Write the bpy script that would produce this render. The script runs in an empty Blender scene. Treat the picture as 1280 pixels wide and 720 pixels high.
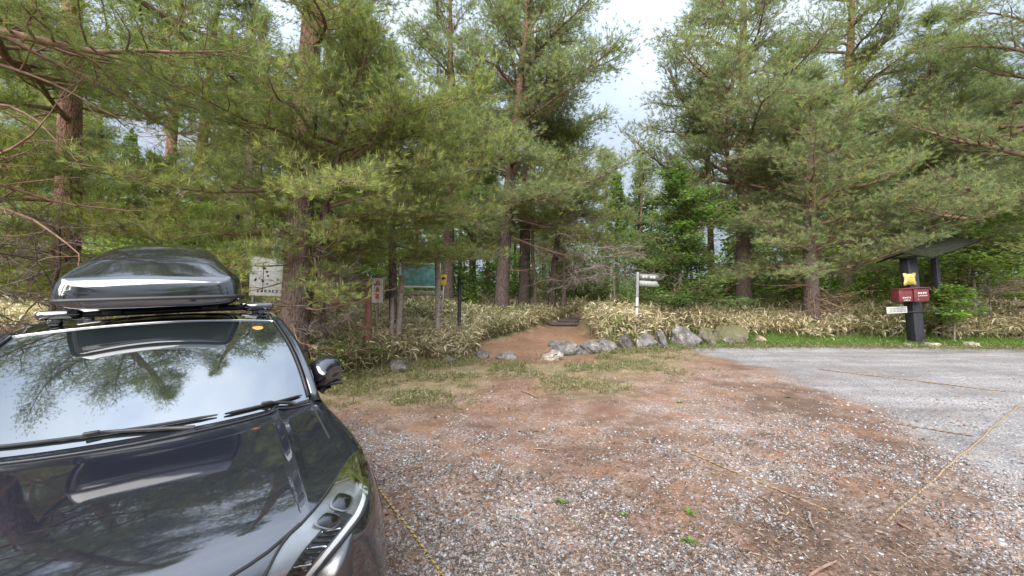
import bpy, bmesh, math, random
import numpy as np
from mathutils import Vector, Matrix
from mathutils.bvhtree import BVHTree

scene = bpy.context.scene
COL = scene.collection
R = math.radians
rs = np.random.RandomState

# ------------------------------------------------------------------ camera
FPX, HCAM, PITCH = 510.0, 1.68, 0.017
cam_data = bpy.data.cameras.new("camera")
cam_data.sensor_width = 36.0
cam_data.lens = FPX / 1280 * 36
cam_data.clip_start = 0.05
cam_data.clip_end = 2000
cam = bpy.data.objects.new("camera", cam_data)
cam.location = (0, 0, HCAM)
cam.rotation_euler = (math.pi / 2 + PITCH, 0, 0)
COL.objects.link(cam)
scene.camera = cam

def ray(u, v):
    dx, dz = (u - 640) / FPX, (360 - v) / FPX
    c, s = math.cos(PITCH), math.sin(PITCH)
    return Vector((dx, c - dz * s, s + dz * c))

def at(u, v, depth):
    d = ray(u, v)
    return Vector((0, 0, HCAM)) + d * (depth / d.y)

# ------------------------------------------------------------------ noise
def _hash(ix, iy, seed):
    n = (ix.astype(np.int64) * 374761393 + iy.astype(np.int64) * 668265263 + seed * 1274126177) & 0x7fffffff
    n = ((n ^ (n >> 13)) * 1274126177) & 0x7fffffff
    return ((n ^ (n >> 16)) & 0xffff) / 65535.0

def vnoise(x, y, seed=0):
    x = np.asarray(x, float); y = np.asarray(y, float)
    ix, iy = np.floor(x), np.floor(y)
    fx, fy = x - ix, y - iy
    fx = fx * fx * (3 - 2 * fx); fy = fy * fy * (3 - 2 * fy)
    a, b = _hash(ix, iy, seed), _hash(ix + 1, iy, seed)
    c, d = _hash(ix, iy + 1, seed), _hash(ix + 1, iy + 1, seed)
    return (a * (1 - fx) + b * fx) * (1 - fy) + (c * (1 - fx) + d * fx) * fy

def fbm(x, y, seed=0, octs=4):
    s, a, t = 0, 1.0, 0
    x = np.asarray(x, float); y = np.asarray(y, float)
    for o in range(octs):
        s = s + a * vnoise(x * 2 ** o, y * 2 ** o, seed + o * 17); t += a; a *= .5
    return s / t

def sstep(a, b, x):
    t = np.clip((np.asarray(x, float) - a) / (b - a), 0, 1)
    return t * t * (3 - 2 * t)

# ------------------------------------------------------------------ object helpers
def link(o, parent=None):
    COL.objects.link(o)
    if parent is not None:
        o.parent = parent
    return o

def tag(o, label=None, cat=None, group=None, kind=None):
    if label: o["label"] = label
    if cat: o["category"] = cat
    if group: o["group"] = group
    if kind: o["kind"] = kind
    return o

def empty(name, loc=(0, 0, 0), rot=(0, 0, 0)):
    o = bpy.data.objects.new(name, None)
    o.location = loc; o.rotation_euler = rot
    o.empty_display_size = .1
    return link(o)

def mesh_np(name, V, F, mats, parent=None, smooth=True, tint=None, mi=None):
    """V (n,3); F (m,k) one face size, or a list of such arrays"""
    V = np.asarray(V, np.float32)
    Fs = F if isinstance(F, list) else [F]
    Fs = [np.asarray(f, np.int32) for f in Fs if len(f)]
    me = bpy.data.meshes.new(name)
    me.vertices.add(len(V)); me.vertices.foreach_set("co", V.ravel())
    loops = np.concatenate([f.ravel() for f in Fs])
    tot = np.concatenate([np.full(len(f), f.shape[1], np.int32) for f in Fs])
    st = np.concatenate([[0], np.cumsum(tot)[:-1]]).astype(np.int32)
    me.loops.add(len(loops)); me.loops.foreach_set("vertex_index", loops)
    me.polygons.add(len(tot)); me.polygons.foreach_set("loop_start", st)
    me.polygons.foreach_set("loop_total", tot)
    if smooth: me.polygons.foreach_set("use_smooth", np.ones(len(tot), bool))
    for m in (mats if isinstance(mats, (list, tuple)) else [mats]): me.materials.append(m)
    if mi is not None: me.polygons.foreach_set("material_index", np.asarray(mi, np.int32))
    if tint is not None:
        t = np.ones((len(V), 4), np.float32); t[:, :3] = tint
        ca = me.color_attributes.new("tint", 'FLOAT_COLOR', 'POINT')
        ca.data.foreach_set("color", t.ravel())
    me.update(calc_edges=True)
    return link(bpy.data.objects.new(name, me), parent)

class MB:
    """collects shapes of ONE part"""
    def __init__(s): s.V, s.F, s.n, s.mi = [], {}, 0, {}
    def add(s, V, F, m=0):
        V = np.asarray(V, float)
        byk = {}
        for f in F: byk.setdefault(len(f), []).append(f)
        for k, ff in byk.items():
            s.F.setdefault(k, []).append(np.asarray(ff) + s.n)
            s.mi.setdefault(k, []).append(np.full(len(ff), m))
        s.V.append(V); s.n += len(V)
        return s
    def box(s, c, size, rot=None, m=0, bev=0.0):
        hx, hy, hz = [x / 2 for x in size]
        bm = bmesh.new(); bmesh.ops.create_cube(bm, size=1)
        for v in bm.verts: v.co = Vector((v.co.x * size[0], v.co.y * size[1], v.co.z * size[2]))
        if bev > 0: bmesh.ops.bevel(bm, geom=bm.edges[:], offset=min(bev, min(size) * .4), segments=2, affect='EDGES', profile=.5)
        M = (Matrix.Translation(c) @ (rot.to_4x4() if rot is not None else Matrix.Identity(4)))
        bm.verts.index_update()
        V = [M @ v.co for v in bm.verts]; F = [[v.index for v in f.verts] for f in bm.faces]
        bm.free()
        return s.add(V, F, m)
    def tube(s, pts, rad, n=8, caps=True, m=0):
        V, F = tube(pts, rad, n)
        F = [list(f) for f in F]
        if caps:
            F.append(list(range(n))[::-1]); F.append(list(range(len(V) - n, len(V))))
        return s.add(V, F, m)
    def build(s, name, mats, parent=None, smooth=False, tint=None):
        Fs = []; mis = []
        for k in s.F:
            Fs.append(np.concatenate(s.F[k])); mis.append(np.concatenate(s.mi[k]))
        return mesh_np(name, np.concatenate(s.V), Fs, mats, parent, smooth, tint, np.concatenate(mis))

def tube(pts, rad, n=6):
    P = np.asarray(pts, float); k = len(P)
    rad = np.broadcast_to(np.asarray(rad, float), (k,))
    T = np.gradient(P, axis=0); T /= np.linalg.norm(T, axis=1)[:, None] + 1e-9
    up = np.where(np.abs(T[:, 2:3]) > .9, np.array([[1., 0, 0]]), np.array([[0, 0, 1.]]))
    if abs(T[0, 2]) > .75: up = np.tile([[1., 0, 0]], (k, 1))
    elif np.abs(T[:, 2]).max() < .97: up = np.tile([[0, 0, 1.]], (k, 1))
    A = np.cross(T, up); A /= np.linalg.norm(A, axis=1)[:, None] + 1e-9
    B = np.cross(T, A)
    th = np.arange(n) * 2 * np.pi / n
    V = P[:, None] + rad[:, None, None] * (A[:, None] * np.cos(th)[None, :, None] + B[:, None] * np.sin(th)[None, :, None])
    i = np.arange(k - 1)[:, None] * n; j = np.arange(n)[None]; j2 = (j + 1) % n
    F = np.stack([i + j, i + n + j, i + n + j2, i + j2], -1).reshape(-1, 4)
    return V.reshape(-1, 3), F

def smooth_by_angle(o, ang=30):
    me = o.data
    me.polygons.foreach_set("use_smooth", np.ones(len(me.polygons), bool))
    bm = bmesh.new(); bm.from_mesh(me)
    for e in bm.edges:
        if len(e.link_faces) == 2 and e.calc_face_angle(0) > R(ang): e.smooth = False
    bm.to_mesh(me); bm.free()
    return o

def copy_tree(o, parent=None):
    c = o.copy(); COL.objects.link(c); c.parent = parent
    for ch in list(o.children): copy_tree(ch, c)
    return c

# ------------------------------------------------------------------ materials
def new_mat(name):
    m = bpy.data.materials.new(name); m.use_nodes = True
    nt = m.node_tree
    return m, nt, nt.nodes["Principled BSDF"]

def N(nt, kind, **kw):
    n = nt.nodes.new(kind)
    for k, v in kw.items():
        if k.startswith("i_"): n.inputs[k[2:].replace("_", " ")].default_value = v
        else: setattr(n, k, v)
    return n

def ramp(nt, fac, stops, interp='LINEAR'):
    r = nt.nodes.new("ShaderNodeValToRGB"); r.color_ramp.interpolation = interp
    e = r.color_ramp.elements
    while len(e) < len(stops): e.new(.5)
    for el, (p, c) in zip(e, stops):
        el.position = p; el.color = (*c, 1) if len(c) == 3 else c
    nt.links.new(fac, r.inputs["Fac"])
    return r.outputs["Color"]

def mixc(nt, fac, a, b, mode='MIX'):
    m = nt.nodes.new("ShaderNodeMix"); m.data_type = 'RGBA'; m.blend_type = mode
    for sock, v in ((m.inputs[0], fac), (m.inputs[6], a), (m.inputs[7], b)):
        if isinstance(v, bpy.types.NodeSocket): nt.links.new(v, sock)
        elif isinstance(v, (int, float)): sock.default_value = v
        else: sock.default_value = (*v, 1)
    return m.outputs[2]

def mathn(nt, op, a, b=0.0, clamp=False):
    m = nt.nodes.new("ShaderNodeMath"); m.operation = op; m.use_clamp = clamp
    for sock, v in zip(m.inputs, (a, b)):
        if isinstance(v, bpy.types.NodeSocket): nt.links.new(v, sock)
        else: sock.default_value = v
    return m.outputs[0]

def noise(nt, scale, detail=4, vec=None, rough=.55):
    n = N(nt, "ShaderNodeTexNoise"); n.inputs["Scale"].default_value = scale
    n.inputs["Detail"].default_value = detail; n.inputs["Roughness"].default_value = rough
    if vec is not None: nt.links.new(vec, n.inputs["Vector"])
    return n.outputs["Fac"]

def objco(nt): return N(nt, "ShaderNodeTexCoord").outputs["Object"]

def bump(nt, bsdf, h, strength=.3, dist=.01):
    b = N(nt, "ShaderNodeBump"); b.inputs["Strength"].default_value = strength
    b.inputs["Distance"].default_value = dist
    nt.links.new(h, b.inputs["Height"]); nt.links.new(b.outputs[0], bsdf.inputs["Normal"])

def simple(name, c, rough=.6, metal=0, var=.25, scale=8, bmp=0, spec=.5, coat=0):
    m, nt, b = new_mat(name)
    co = objco(nt)
    f = noise(nt, scale, 5, co)
    dark = tuple(x * (1 - var) for x in c); lite = tuple(min(1, x * (1 + var)) for x in c)
    nt.links.new(ramp(nt, f, [(.3, dark), (.7, lite)]), b.inputs["Base Color"])
    b.inputs["Roughness"].default_value = rough; b.inputs["Metallic"].default_value = metal
    b.inputs["Specular IOR Level"].default_value = spec
    b.inputs["Coat Weight"].default_value = coat
    if bmp: bump(nt, b, noise(nt, scale * 6, 5, co), bmp, .01)
    return m

def foliage_mat(name, gain=1.0, trans=.35, rough=.55):
    m, nt, b = new_mat(name)
    at_ = N(nt, "ShaderNodeAttribute", attribute_name="tint")
    c = at_.outputs["Color"]
    b.inputs["Roughness"].default_value = rough
    b.inputs["Specular IOR Level"].default_value = .35
    nt.links.new(c, b.inputs["Base Color"])
    t = N(nt, "ShaderNodeBsdfTranslucent")
    nt.links.new(mixc(nt, 1.0, c, (1.0, 1.15, .6), 'MULTIPLY'), t.inputs["Color"])
    mx = N(nt, "ShaderNodeMixShader"); mx.inputs[0].default_value = trans
    nt.links.new(b.outputs[0], mx.inputs[1]); nt.links.new(t.outputs[0], mx.inputs[2])
    nt.links.new(mx.outputs[0], nt.nodes["Material Output"].inputs["Surface"])
    return m

def bark_mat(name, low, high, z0, z1, crack):
    """low colour at the foot of the trunk, flaking orange bark higher up"""
    m, nt, b = new_mat(name)
    co = objco(nt)
    sep = N(nt, "ShaderNodeSeparateXYZ"); nt.links.new(co, sep.inputs[0])
    mp = N(nt, "ShaderNodeMapping"); mp.inputs["Scale"].default_value = (1, 1, .28)
    nt.links.new(co, mp.inputs["Vector"])
    v = N(nt, "ShaderNodeTexVoronoi"); v.inputs["Scale"].default_value = 17
    v.feature = 'DISTANCE_TO_EDGE'
    nz = N(nt, "ShaderNodeTexNoise"); nz.inputs["Scale"].default_value = 9
    nt.links.new(mp.outputs[0], nz.inputs["Vector"])
    nt.links.new(mixc(nt, .12, mp.outputs[0], nz.outputs["Color"]), v.inputs["Vector"])
    zf = N(nt, "ShaderNodeMapRange"); zf.inputs[1].default_value = z0; zf.inputs[2].default_value = z1
    zz = mathn(nt, 'ADD', sep.outputs[2], mathn(nt, 'MULTIPLY', noise(nt, 2.5, 3, co), 2.0))
    nt.links.new(zz, zf.inputs[0])
    base = mixc(nt, zf.outputs[0], low, high)
    fine = noise(nt, 30, 5, mp.outputs[0])
    base = mixc(nt, 1.0, base, ramp(nt, fine, [(.3, (.55, .55, .55)), (.7, (1.3, 1.25, 1.2))]), 'MULTIPLY')
    cf = ramp(nt, v.outputs["Distance"], [(0.0, (1, 1, 1)), (.09, (0, 0, 0))])
    base = mixc(nt, cf, base, crack)
    nt.links.new(base, b.inputs["Base Color"])
    b.inputs["Roughness"].default_value = .9; b.inputs["Specular IOR Level"].default_value = .2
    bump(nt, b, mathn(nt, 'ADD', v.outputs["Distance"], mathn(nt, 'MULTIPLY', fine, .2)), .8, .03)
    return m

M = {}
M['bark'] = bark_mat("pine_bark", (.15, .115, .10), (.27, .145, .095), 3.0, 10.0, (.04, .03, .026))
M['bark_red'] = bark_mat("red_pine_bark", (.27, .175, .145), (.33, .19, .135), 1.0, 8.0, (.06, .038, .032))
M['bark_dark'] = bark_mat("dark_bark", (.135, .105, .092), (.25, .15, .11), 4.0, 12.0, (.02, .017, .015))
M['bark_grey'] = simple("grey_bark", (.19, .165, .14), .9, var=.45, scale=14, bmp=.5, spec=.2)
M['twig'] = simple("twig_bark", (.20, .125, .092), .9, var=.4, scale=10, spec=.2)
M['dead'] = simple("dead_twig", (.20, .165, .145), .9, var=.35, scale=10, spec=.2)
M['needle'] = foliage_mat("pine_needles", trans=.52)
M['leaf'] = foliage_mat("broad_leaves", trans=.5)
M['sasa'] = foliage_mat("bamboo_grass_leaves", trans=.3)
M['grass'] = foliage_mat("grass_blades", trans=.4)
M['stone'] = foliage_mat("gravel_stones", trans=0.0, rough=.85)
M['wood_grey'] = simple("weathered_wood", (.24, .205, .18), .85, var=.4, scale=14, bmp=.4, spec=.2)
M['wood_red'] = simple("red_brown_wood", (.19, .09, .066), .8, var=.3, scale=14, bmp=.3, spec=.25)
M['black_wood'] = simple("black_stained_wood", (.022, .022, .030), .6, var=.4, scale=12, bmp=.3)
M['white'] = simple("white_paint", (.50, .50, .48), .5, var=.08, scale=5)
M['sign_white'] = simple("dirty_white_sheet", (.44, .46, .45), .5, var=.22, scale=22)
M['dkmark'] = simple("dark_print", (.03, .03, .035), .6, var=.2)
M['red_print'] = simple("red_print", (.50, .05, .045), .5, var=.15)
M['yellow'] = simple("yellow_paint", (.58, .38, .04), .5, var=.12, scale=20)
M['pale_yellow'] = simple("pale_yellow_paint", (.52, .40, .14), .5, var=.15, scale=30)
M['teal'] = simple("teal_print", (.11, .27, .25), .5, var=.4, scale=6)
M['box_red'] = simple("dark_red_paint", (.115, .022, .024), .45, var=.2, scale=6)
M['moss'] = simple("mossy_roof", (.018, .020, .012), .95, var=.5, scale=9, bmp=.7, spec=.1)
M['grey_paint'] = simple("grey_board", (.20, .20, .20), .7, var=.25, scale=12)
M['hidden_black'] = simple("black_recess", (.01, .01, .01), .9, var=.1)

# ------------------------------------------------------------------ world and sun
SUN_EL, SUN_AZ = R(40), R(196)      # azimuth clockwise from +Y: behind the camera, a little to the left
world = bpy.data.worlds.new("World"); scene.world = world
world.use_nodes = True
nt = world.node_tree
bg = nt.nodes["Background"]
sky = N(nt, "ShaderNodeTexSky", sky_type='NISHITA', sun_disc=False)
sky.sun_elevation = SUN_EL; sky.sun_rotation = SUN_AZ
sky.air_density = 1.0; sky.dust_density = 4.0; sky.ozone_density = 1.0
tc = N(nt, "ShaderNodeTexCoord")
mp = N(nt, "ShaderNodeMapping"); mp.inputs["Scale"].default_value = (1, 1, 2.2)
nt.links.new(tc.outputs["Generated"], mp.inputs["Vector"])
cl = noise(nt, 1.6, 6, mp.outputs[0], .6)
cloud = ramp(nt, cl, [(.34, (4.0, 4.9, 6.5)), (.60, (5.5, 6.2, 7.3))])
# overcast luminance: three times brighter overhead than at the horizon
sp = N(nt, "ShaderNodeSeparateXYZ"); nt.links.new(tc.outputs["Generated"], sp.inputs[0])
gr_ = mathn(nt, 'ADD', mathn(nt, 'MULTIPLY', mathn(nt, 'POWER', mathn(nt, 'MAXIMUM', sp.outputs[2], 0.0), 1.5), 1.45), .27)
vm = N(nt, "ShaderNodeVectorMath", operation='SCALE'); nt.links.new(cloud, vm.inputs[0]); nt.links.new(gr_, vm.inputs["Scale"])
nt.links.new(mixc(nt, .90, sky.outputs[0], vm.outputs[0]), bg.inputs["Color"])
bg.inputs["Strength"].default_value = .072
sun_d = bpy.data.lights.new("sun", 'SUN'); sun_d.energy = 2.6; sun_d.angle = R(70); sun_d.color = (1, .955, .89)
sun = link(bpy.data.objects.new("sun", sun_d))
sdir = Vector((math.sin(SUN_AZ) * math.cos(SUN_EL), math.cos(SUN_AZ) * math.cos(SUN_EL), math.sin(SUN_EL)))
sun.rotation_euler = (-sdir).to_track_quat('-Z', 'Y').to_euler()
vs = scene.view_settings
vs.view_transform = 'Standard'; vs.look = 'None'; vs.gamma = 1; vs.use_curve_mapping = False
vs.exposure = 1.9
scene.cycles.max_bounces = 14; scene.cycles.diffuse_bounces = 7; scene.cycles.transmission_bounces = 10; scene.cycles.transparent_max_bounces = 12
# ------------------------------------------------------------------ terrain
CAR_YAW, CAR_PX, CAR_PY, CAR_ROLL, CAR_TILT, CAR_DZ = .6145, -1.025, .9485, .0334, -.0289, .0094
_a = np.array([-math.sin(CAR_YAW), math.cos(CAR_YAW)]); _n = np.array([math.cos(CAR_YAW), math.sin(CAR_YAW)])
EX = [-200, -30, -12, -8, -4.6, -3.5, -2.5, -.9, 1.0, 2.85, 5.6, 9.6, 16, 30, 200]
EY = [5, 5, 5.4, 5.9, 6.7, 7.6, 9.3, 10.6, 10.8, 12.0, 13.4, 13.7, 13.2, 13, 13]
def edge(x): return np.interp(x, EX, EY)
TRY = [9, 11, 12.5, 14, 17, 20, 26]
TRX = [.9, .8, 1.0, 1.5, 2.3, 4.2, 9]
TRW = [1.9, 1.75, 1.6, 1.05, .6, .55, .5]
def trail(x, y):
    """1 on the red footpath"""
    xc = np.interp(y, TRY, TRX); w = np.interp(y, TRY, TRW)
    return (1 - sstep(.80, 1.2, np.abs(x - xc) / w + (fbm(x * 1.6, y * 1.6, 15, 3) - .5) * .9)) * sstep(9.5, 10.5, y) * (1 - sstep(19, 23, y))
def terrain(x, y):
    x = np.asarray(x, float); y = np.asarray(y, float)
    d = y - edge(x)
    dd = np.clip(d, 0, None)
    z = 1.15 * (1 - np.exp(-dd / 8.5)) * sstep(0, 1.5, dd) + .018 * np.clip(dd - 8, 0, 60)
    tr = trail(x, y)
    z = z + .40 * sstep(.1, 1.1, d) * sstep(2.0, 3.4, x) * (1 - sstep(7.0, 9.0, x)) * np.exp(-dd / 9) * (1 - tr)
    z = z - .08 * tr * sstep(0, 1, dd)
    z = z + (fbm(x * .5, y * .5, 3, 3) - .5) * .16 * sstep(-.5, 2.5, d)
    z = z + (fbm(x * .7, y * .7, 9, 2) - .5) * .05 * sstep(.5, 3, y) * (1 - sstep(3.0, 7.0, x - .15 * y))
    # the car stands on a slightly lower, tilted patch
    s = (x - CAR_PX) * _a[0] + (y - CAR_PY) * _a[1]; t = (x - CAR_PX) * _n[0] + (y - CAR_PY) * _n[1]
    pl = CAR_DZ + t * CAR_ROLL + s * CAR_TILT
    w = (1 - sstep(.95, 2.2, np.abs(t))) * (1 - sstep(2.5, 4.2, np.abs(s - 2.37)))
    return z * (1 - w) + pl * w
def tz(x, y): return float(terrain(np.array([x]), np.array([y]))[0])
LOTY, LOTX = [0, 2.2, 3.16, 3.88, 5, 6.5, 9.4, 12, 14], [3.2, 3.5, 4.0, 4.35, 4.8, 5.3, 5.9, 5.2, 5.0]
def lot(x, y):
    """1 on the grey gravel of the car park"""
    q = x - np.interp(y, LOTY, LOTX) + (fbm(x * .8, y * .8, 21, 3) - .5) * 1.6
    return sstep(-.25, .55, q) * (1 - sstep(-.5, .1, y - edge(x) + (fbm(x * 1.5, y * 1.5, 5, 3) - .5) * .6))
def grassy(x, y):
    d = y - edge(x)
    g = sstep(-4.8, -1.6, d + (fbm(x * .6, y * .6, 33, 4) - .5) * 4.5) * (1 - lot(x, y)) * (1 - .8 * trail(x, y))
    left = 1 - sstep(2.5, 6, x)
    g = g * (.25 + .75 * left) + .9 * sstep(-.9, .1, d) * sstep(4, 6, x) * (1 - trail(x, y))
    return np.clip(g, 0, 1) * sstep(3, 5, y)

def axis(lo, hi, fine_lo, fine_hi, step, grow=1.12):
    a = list(np.arange(fine_lo, fine_hi, step)); s = step; v = fine_hi
    while v < hi: a.append(v); s *= grow; v += s
    a.append(hi); s = step; v = fine_lo - step
    while v > lo: a.insert(0, v); s *= grow; v -= s
    a.insert(0, lo)
    return np.array(a)
gx = axis(-260, 260, -6, 17, .07); gy = axis(-200, 400, .2, 17, .06)
GX, GY = np.meshgrid(gx, gy)
GZ = terrain(GX, GY)
near = sstep(.2, 1, GY) * (1 - sstep(12, 16, GY))
GZ = GZ + (fbm(GX * 7, GY * 7, 40, 3) - .5) * .022 * near * (1 - .7 * lot(GX, GY))
nx, ny = len(gx), len(gy)
ii = (np.arange(ny - 1)[:, None] * nx + np.arange(nx - 1)[None]).ravel()
zone = np.stack([lot(GX, GY).ravel(), grassy(GX, GY).ravel(),
                 np.clip(trail(GX, GY) + .62 * sstep(-6.2, -2.5, GY - edge(GX) + (fbm(GX * .7, GY * .7, 81, 3) - .5) * 3) * (1 - sstep(4, 7, GX)), 0, 1).ravel()], 1)

def ground_mat():
    m, nt, b = new_mat("ground")
    co = objco(nt)
    z = N(nt, "ShaderNodeAttribute", attribute_name="tint")
    sep = N(nt, "ShaderNodeSeparateColor"); nt.links.new(z.outputs["Color"], sep.inputs[0])
    LOT, GR, RED = sep.outputs
    n1 = noise(nt, .55, 5, co, .6); n2 = noise(nt, 2.4, 5, co, .65); n3 = noise(nt, 11, 5, co, .7); n4 = noise(nt, 60, 4, co, .7)
    soil = ramp(nt, mathn(nt, 'ADD', mathn(nt, 'MULTIPLY', n1, .6), mathn(nt, 'MULTIPLY', n2, .4)),
                [(.36, (.090, .062, .048)), (.50, (.170, .108, .076)), (.62, (.255, .155, .102))])
    redf = mathn(nt, 'MULTIPLY', RED, ramp(nt, n2, [(.3, (.5,) * 3), (.6, (1,) * 3)]))
    soil = mixc(nt, redf, soil, ramp(nt, n3, [(.3, (.135, .066, .043)), (.7, (.29, .150, .096))]))
    soil = mixc(nt, 1.0, soil, ramp(nt, n4, [(.3, (.6, .58, .58)), (.7, (1.35, 1.35, 1.33))]), 'MULTIPLY')
    # stones pressed into the soil
    v = N(nt, "ShaderNodeTexVoronoi"); v.inputs["Scale"].default_value = 46; nt.links.new(co, v.inputs["Vector"])
    vs_ = N(nt, "ShaderNodeSeparateColor"); nt.links.new(v.outputs["Color"], vs_.inputs[0])
    stone = ramp(nt, vs_.outputs[0], [(0, (.10, .092, .092)), (.5, (.22, .205, .203)), (1, (.42, .40, .395))])
    gm = mathn(nt, 'MULTIPLY', ramp(nt, mathn(nt, 'ADD', mathn(nt, 'MULTIPLY', n1, .5), mathn(nt, 'MULTIPLY', n2, .5)), [(.46, (0,) * 3), (.60, (1,) * 3)]),
               ramp(nt, vs_.outputs[1], [(.30, (0,) * 3), (.42, (1,) * 3)]))
    gm = mathn(nt, 'MULTIPLY', gm, mathn(nt, 'SUBTRACT', 1.0, mathn(nt, 'MULTIPLY', RED, .9)))
    col = mixc(nt, gm, soil, stone)
    # dead needles and litter
    mpn = N(nt, "ShaderNodeMapping"); mpn.inputs["Scale"].default_value = (9, 30, 9); mpn.inputs["Rotation"].default_value = (0, 0, .6)
    nt.links.new(co, mpn.inputs["Vector"])
    lit = mathn(nt, 'MULTIPLY', ramp(nt, noise(nt, 4, 4, mpn.outputs[0]), [(.50, (0,) * 3), (.58, (1,) * 3)]), ramp(nt, noise(nt, 1.3, 4, co), [(.45, (0,) * 3), (.62, (.9,) * 3)]))
    col = mixc(nt, lit, col, (.075, .05, .04))
    rust = mathn(nt, 'MULTIPLY', ramp(nt, noise(nt, 1.1, 5, co, .65), [(.50, (0,) * 3), (.62, (.8,) * 3)]), ramp(nt, n3, [(.3, (.4,) * 3), (.6, (1,) * 3)]))
    col = mixc(nt, rust, col, ramp(nt, n4, [(.3, (.12, .062, .038)), (.7, (.27, .145, .085))]))
    # thatch
    gf = mathn(nt, 'MULTIPLY', GR, ramp(nt, n3, [(.32, (.15,) * 3), (.6, (.85,) * 3)]))
    col = mixc(nt, gf, col, ramp(nt, n2, [(.35, (.135, .14, .058)), (.6, (.25, .22, .125))]))
    # grey crushed stone of the lot
    v2 = N(nt, "ShaderNodeTexVoronoi"); v2.inputs["Scale"].default_value = 70; nt.links.new(co, v2.inputs["Vector"])
    v2s = N(nt, "ShaderNodeSeparateColor"); nt.links.new(v2.outputs["Color"], v2s.inputs[0])
    lotc = ramp(nt, v2s.outputs[0], [(0, (.12, .117, .12)), (.6, (.235, .232, .235)), (1, (.36, .355, .355))])
    lotc = mixc(nt, mathn(nt, 'MULTIPLY', ramp(nt, n2, [(.52, (0,) * 3), (.70, (.55,) * 3)]), 1.0), lotc, (.25, .20, .17))
    lotc = mixc(nt, mathn(nt, 'MULTIPLY', lit, .35), lotc, (.12, .09, .075))
    lotc = mixc(nt, 1.0, lotc, ramp(nt, noise(nt, .8, 5, co, .65), [(.35, (.74, .72, .71)), (.65, (1.12, 1.12, 1.12))]), 'MULTIPLY')
    mpt = N(nt, 'ShaderNodeMapping'); mpt.inputs['Scale'].default_value = (.12, 1.3, 1); mpt.inputs['Rotation'].default_value = (0, 0, .25); nt.links.new(co, mpt.inputs['Vector'])
    lotc = mixc(nt, 1.0, lotc, ramp(nt, noise(nt, 1.2, 3, mpt.outputs[0]), [(.40, (.80, .79, .78)), (.58, (1.08, 1.08, 1.08))]), 'MULTIPLY')
    col = mixc(nt, mathn(nt, 'MULTIPLY', LOT, ramp(nt, n3, [(.25, (.55,) * 3), (.55, (1,) * 3)])), col, lotc)
    nt.links.new(col, b.inputs["Base Color"])
    b.inputs["Roughness"].default_value = .95; b.inputs["Specular IOR Level"].default_value = .15
    h = mathn(nt, 'ADD', mathn(nt, 'MULTIPLY', v.outputs["Distance"], -.6), mathn(nt, 'ADD', n3, mathn(nt, 'MULTIPLY', n4, .5)))
    bump(nt, b, h, .55, .02)
    return m
ground = mesh_np("ground", np.stack([GX, GY, GZ], -1).reshape(-1, 3), np.stack([ii, ii + 1, ii + nx + 1, ii + nx], -1), ground_mat(), tint=zone)
tag(ground, kind="structure")

# ------------------------------------------------------------------ loose stones
def rand_rot(rng, n):
    q = rng.randn(n, 4); q /= np.linalg.norm(q, axis=1)[:, None]
    w, x, y, z = q.T
    return np.stack([np.stack([1 - 2 * (y * y + z * z), 2 * (x * y - z * w), 2 * (x * z + y * w)], -1),
                     np.stack([2 * (x * y + z * w), 1 - 2 * (x * x + z * z), 2 * (y * z - x * w)], -1),
                     np.stack([2 * (x * z - y * w), 2 * (y * z + x * w), 1 - 2 * (x * x + y * y)], -1)], 1)
OCT = np.array([[1, 0, 0], [-1, 0, 0], [0, 1, 0], [0, -1, 0], [0, 0, 1], [0, 0, -1]], float)
OCF = np.array([[0, 2, 4], [2, 1, 4], [1, 3, 4], [3, 0, 4], [2, 0, 5], [1, 2, 5], [3, 1, 5], [0, 3, 5]])
CUB = np.array([[x, y, z] for x in (-1, 1) for y in (-1, 1) for z in (-1, 1)], float) * .72
CUF = np.array([[0, 1, 3, 2], [4, 6, 7, 5], [0, 4, 5, 1], [2, 3, 7, 6], [0, 2, 6, 4], [1, 5, 7, 3]])
def stones(x, y, size, rng, colr, jit=.35):
    n = len(x)
    V = CUB[None] * (1 + (rng.rand(n, 8, 3) - .5) * 2 * jit) * (size * .5)[:, None, None] * (.6 + .7 * rng.rand(n, 1, 3))
    V = np.einsum('nij,nkj->nki', rand_rot(rng, n), V); V[:, :, 2] *= .6
    V = V + np.stack([x, y, terrain(x, y) + size * .06], -1)[:, None]
    F = CUF[None] + (np.arange(n) * 8)[:, None, None]
    return V.reshape(-1, 3), F.reshape(-1, 4), np.repeat(colr, 8, axis=0)
rng = rs(5)
n = 260000
v = rng.uniform(372 + 22, 760, n) ; u = rng.uniform(380, 1330, n)      # denser where the ground is near
dep = HCAM * FPX / (v - 369); x = (u - 640) / FPX * dep; y = dep
dens = sstep(.40, .58, .5 * fbm(x * .9, y * .9, 61, 4) + .5 * fbm(x * 3, y * 3, 62, 3)) * (1 - .9 * np.clip(trail(x, y) + grassy(x, y) * .8, 0, 1))
dens = np.clip(dens + .07, 0, 1) * (1 - .55 * lot(x, y)) * (1 - .72 * sstep(4.2, 6.8, y - .25 * np.clip(x, 0, 6)))
keep = (rng.rand(n) < dens * .60) & (y < 9) & (y - edge(x) < 0)
x, y = x[keep], y[keep]
s_, t_ = (x - CAR_PX) * _a[0] + (y - CAR_PY) * _a[1], (x - CAR_PX) * _n[0] + (y - CAR_PY) * _n[1]
n = len(x)
size = np.clip(rng.lognormal(math.log(.0090), .46, n), .004, .028) * (1 + .10 * y)
g = np.clip(rng.normal(.25, .09, n), .06, .50)
c = np.stack([g * 1.02, g * .97, g * .965], -1) * .86 * np.where(rng.rand(n, 1) < .18, np.array([[.75, .52, .42]]), 1.0)
V, F, T = stones(x, y, size, rng, c)
st = mesh_np("gravel", V, F, M['stone'], smooth=False, tint=T)
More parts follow.
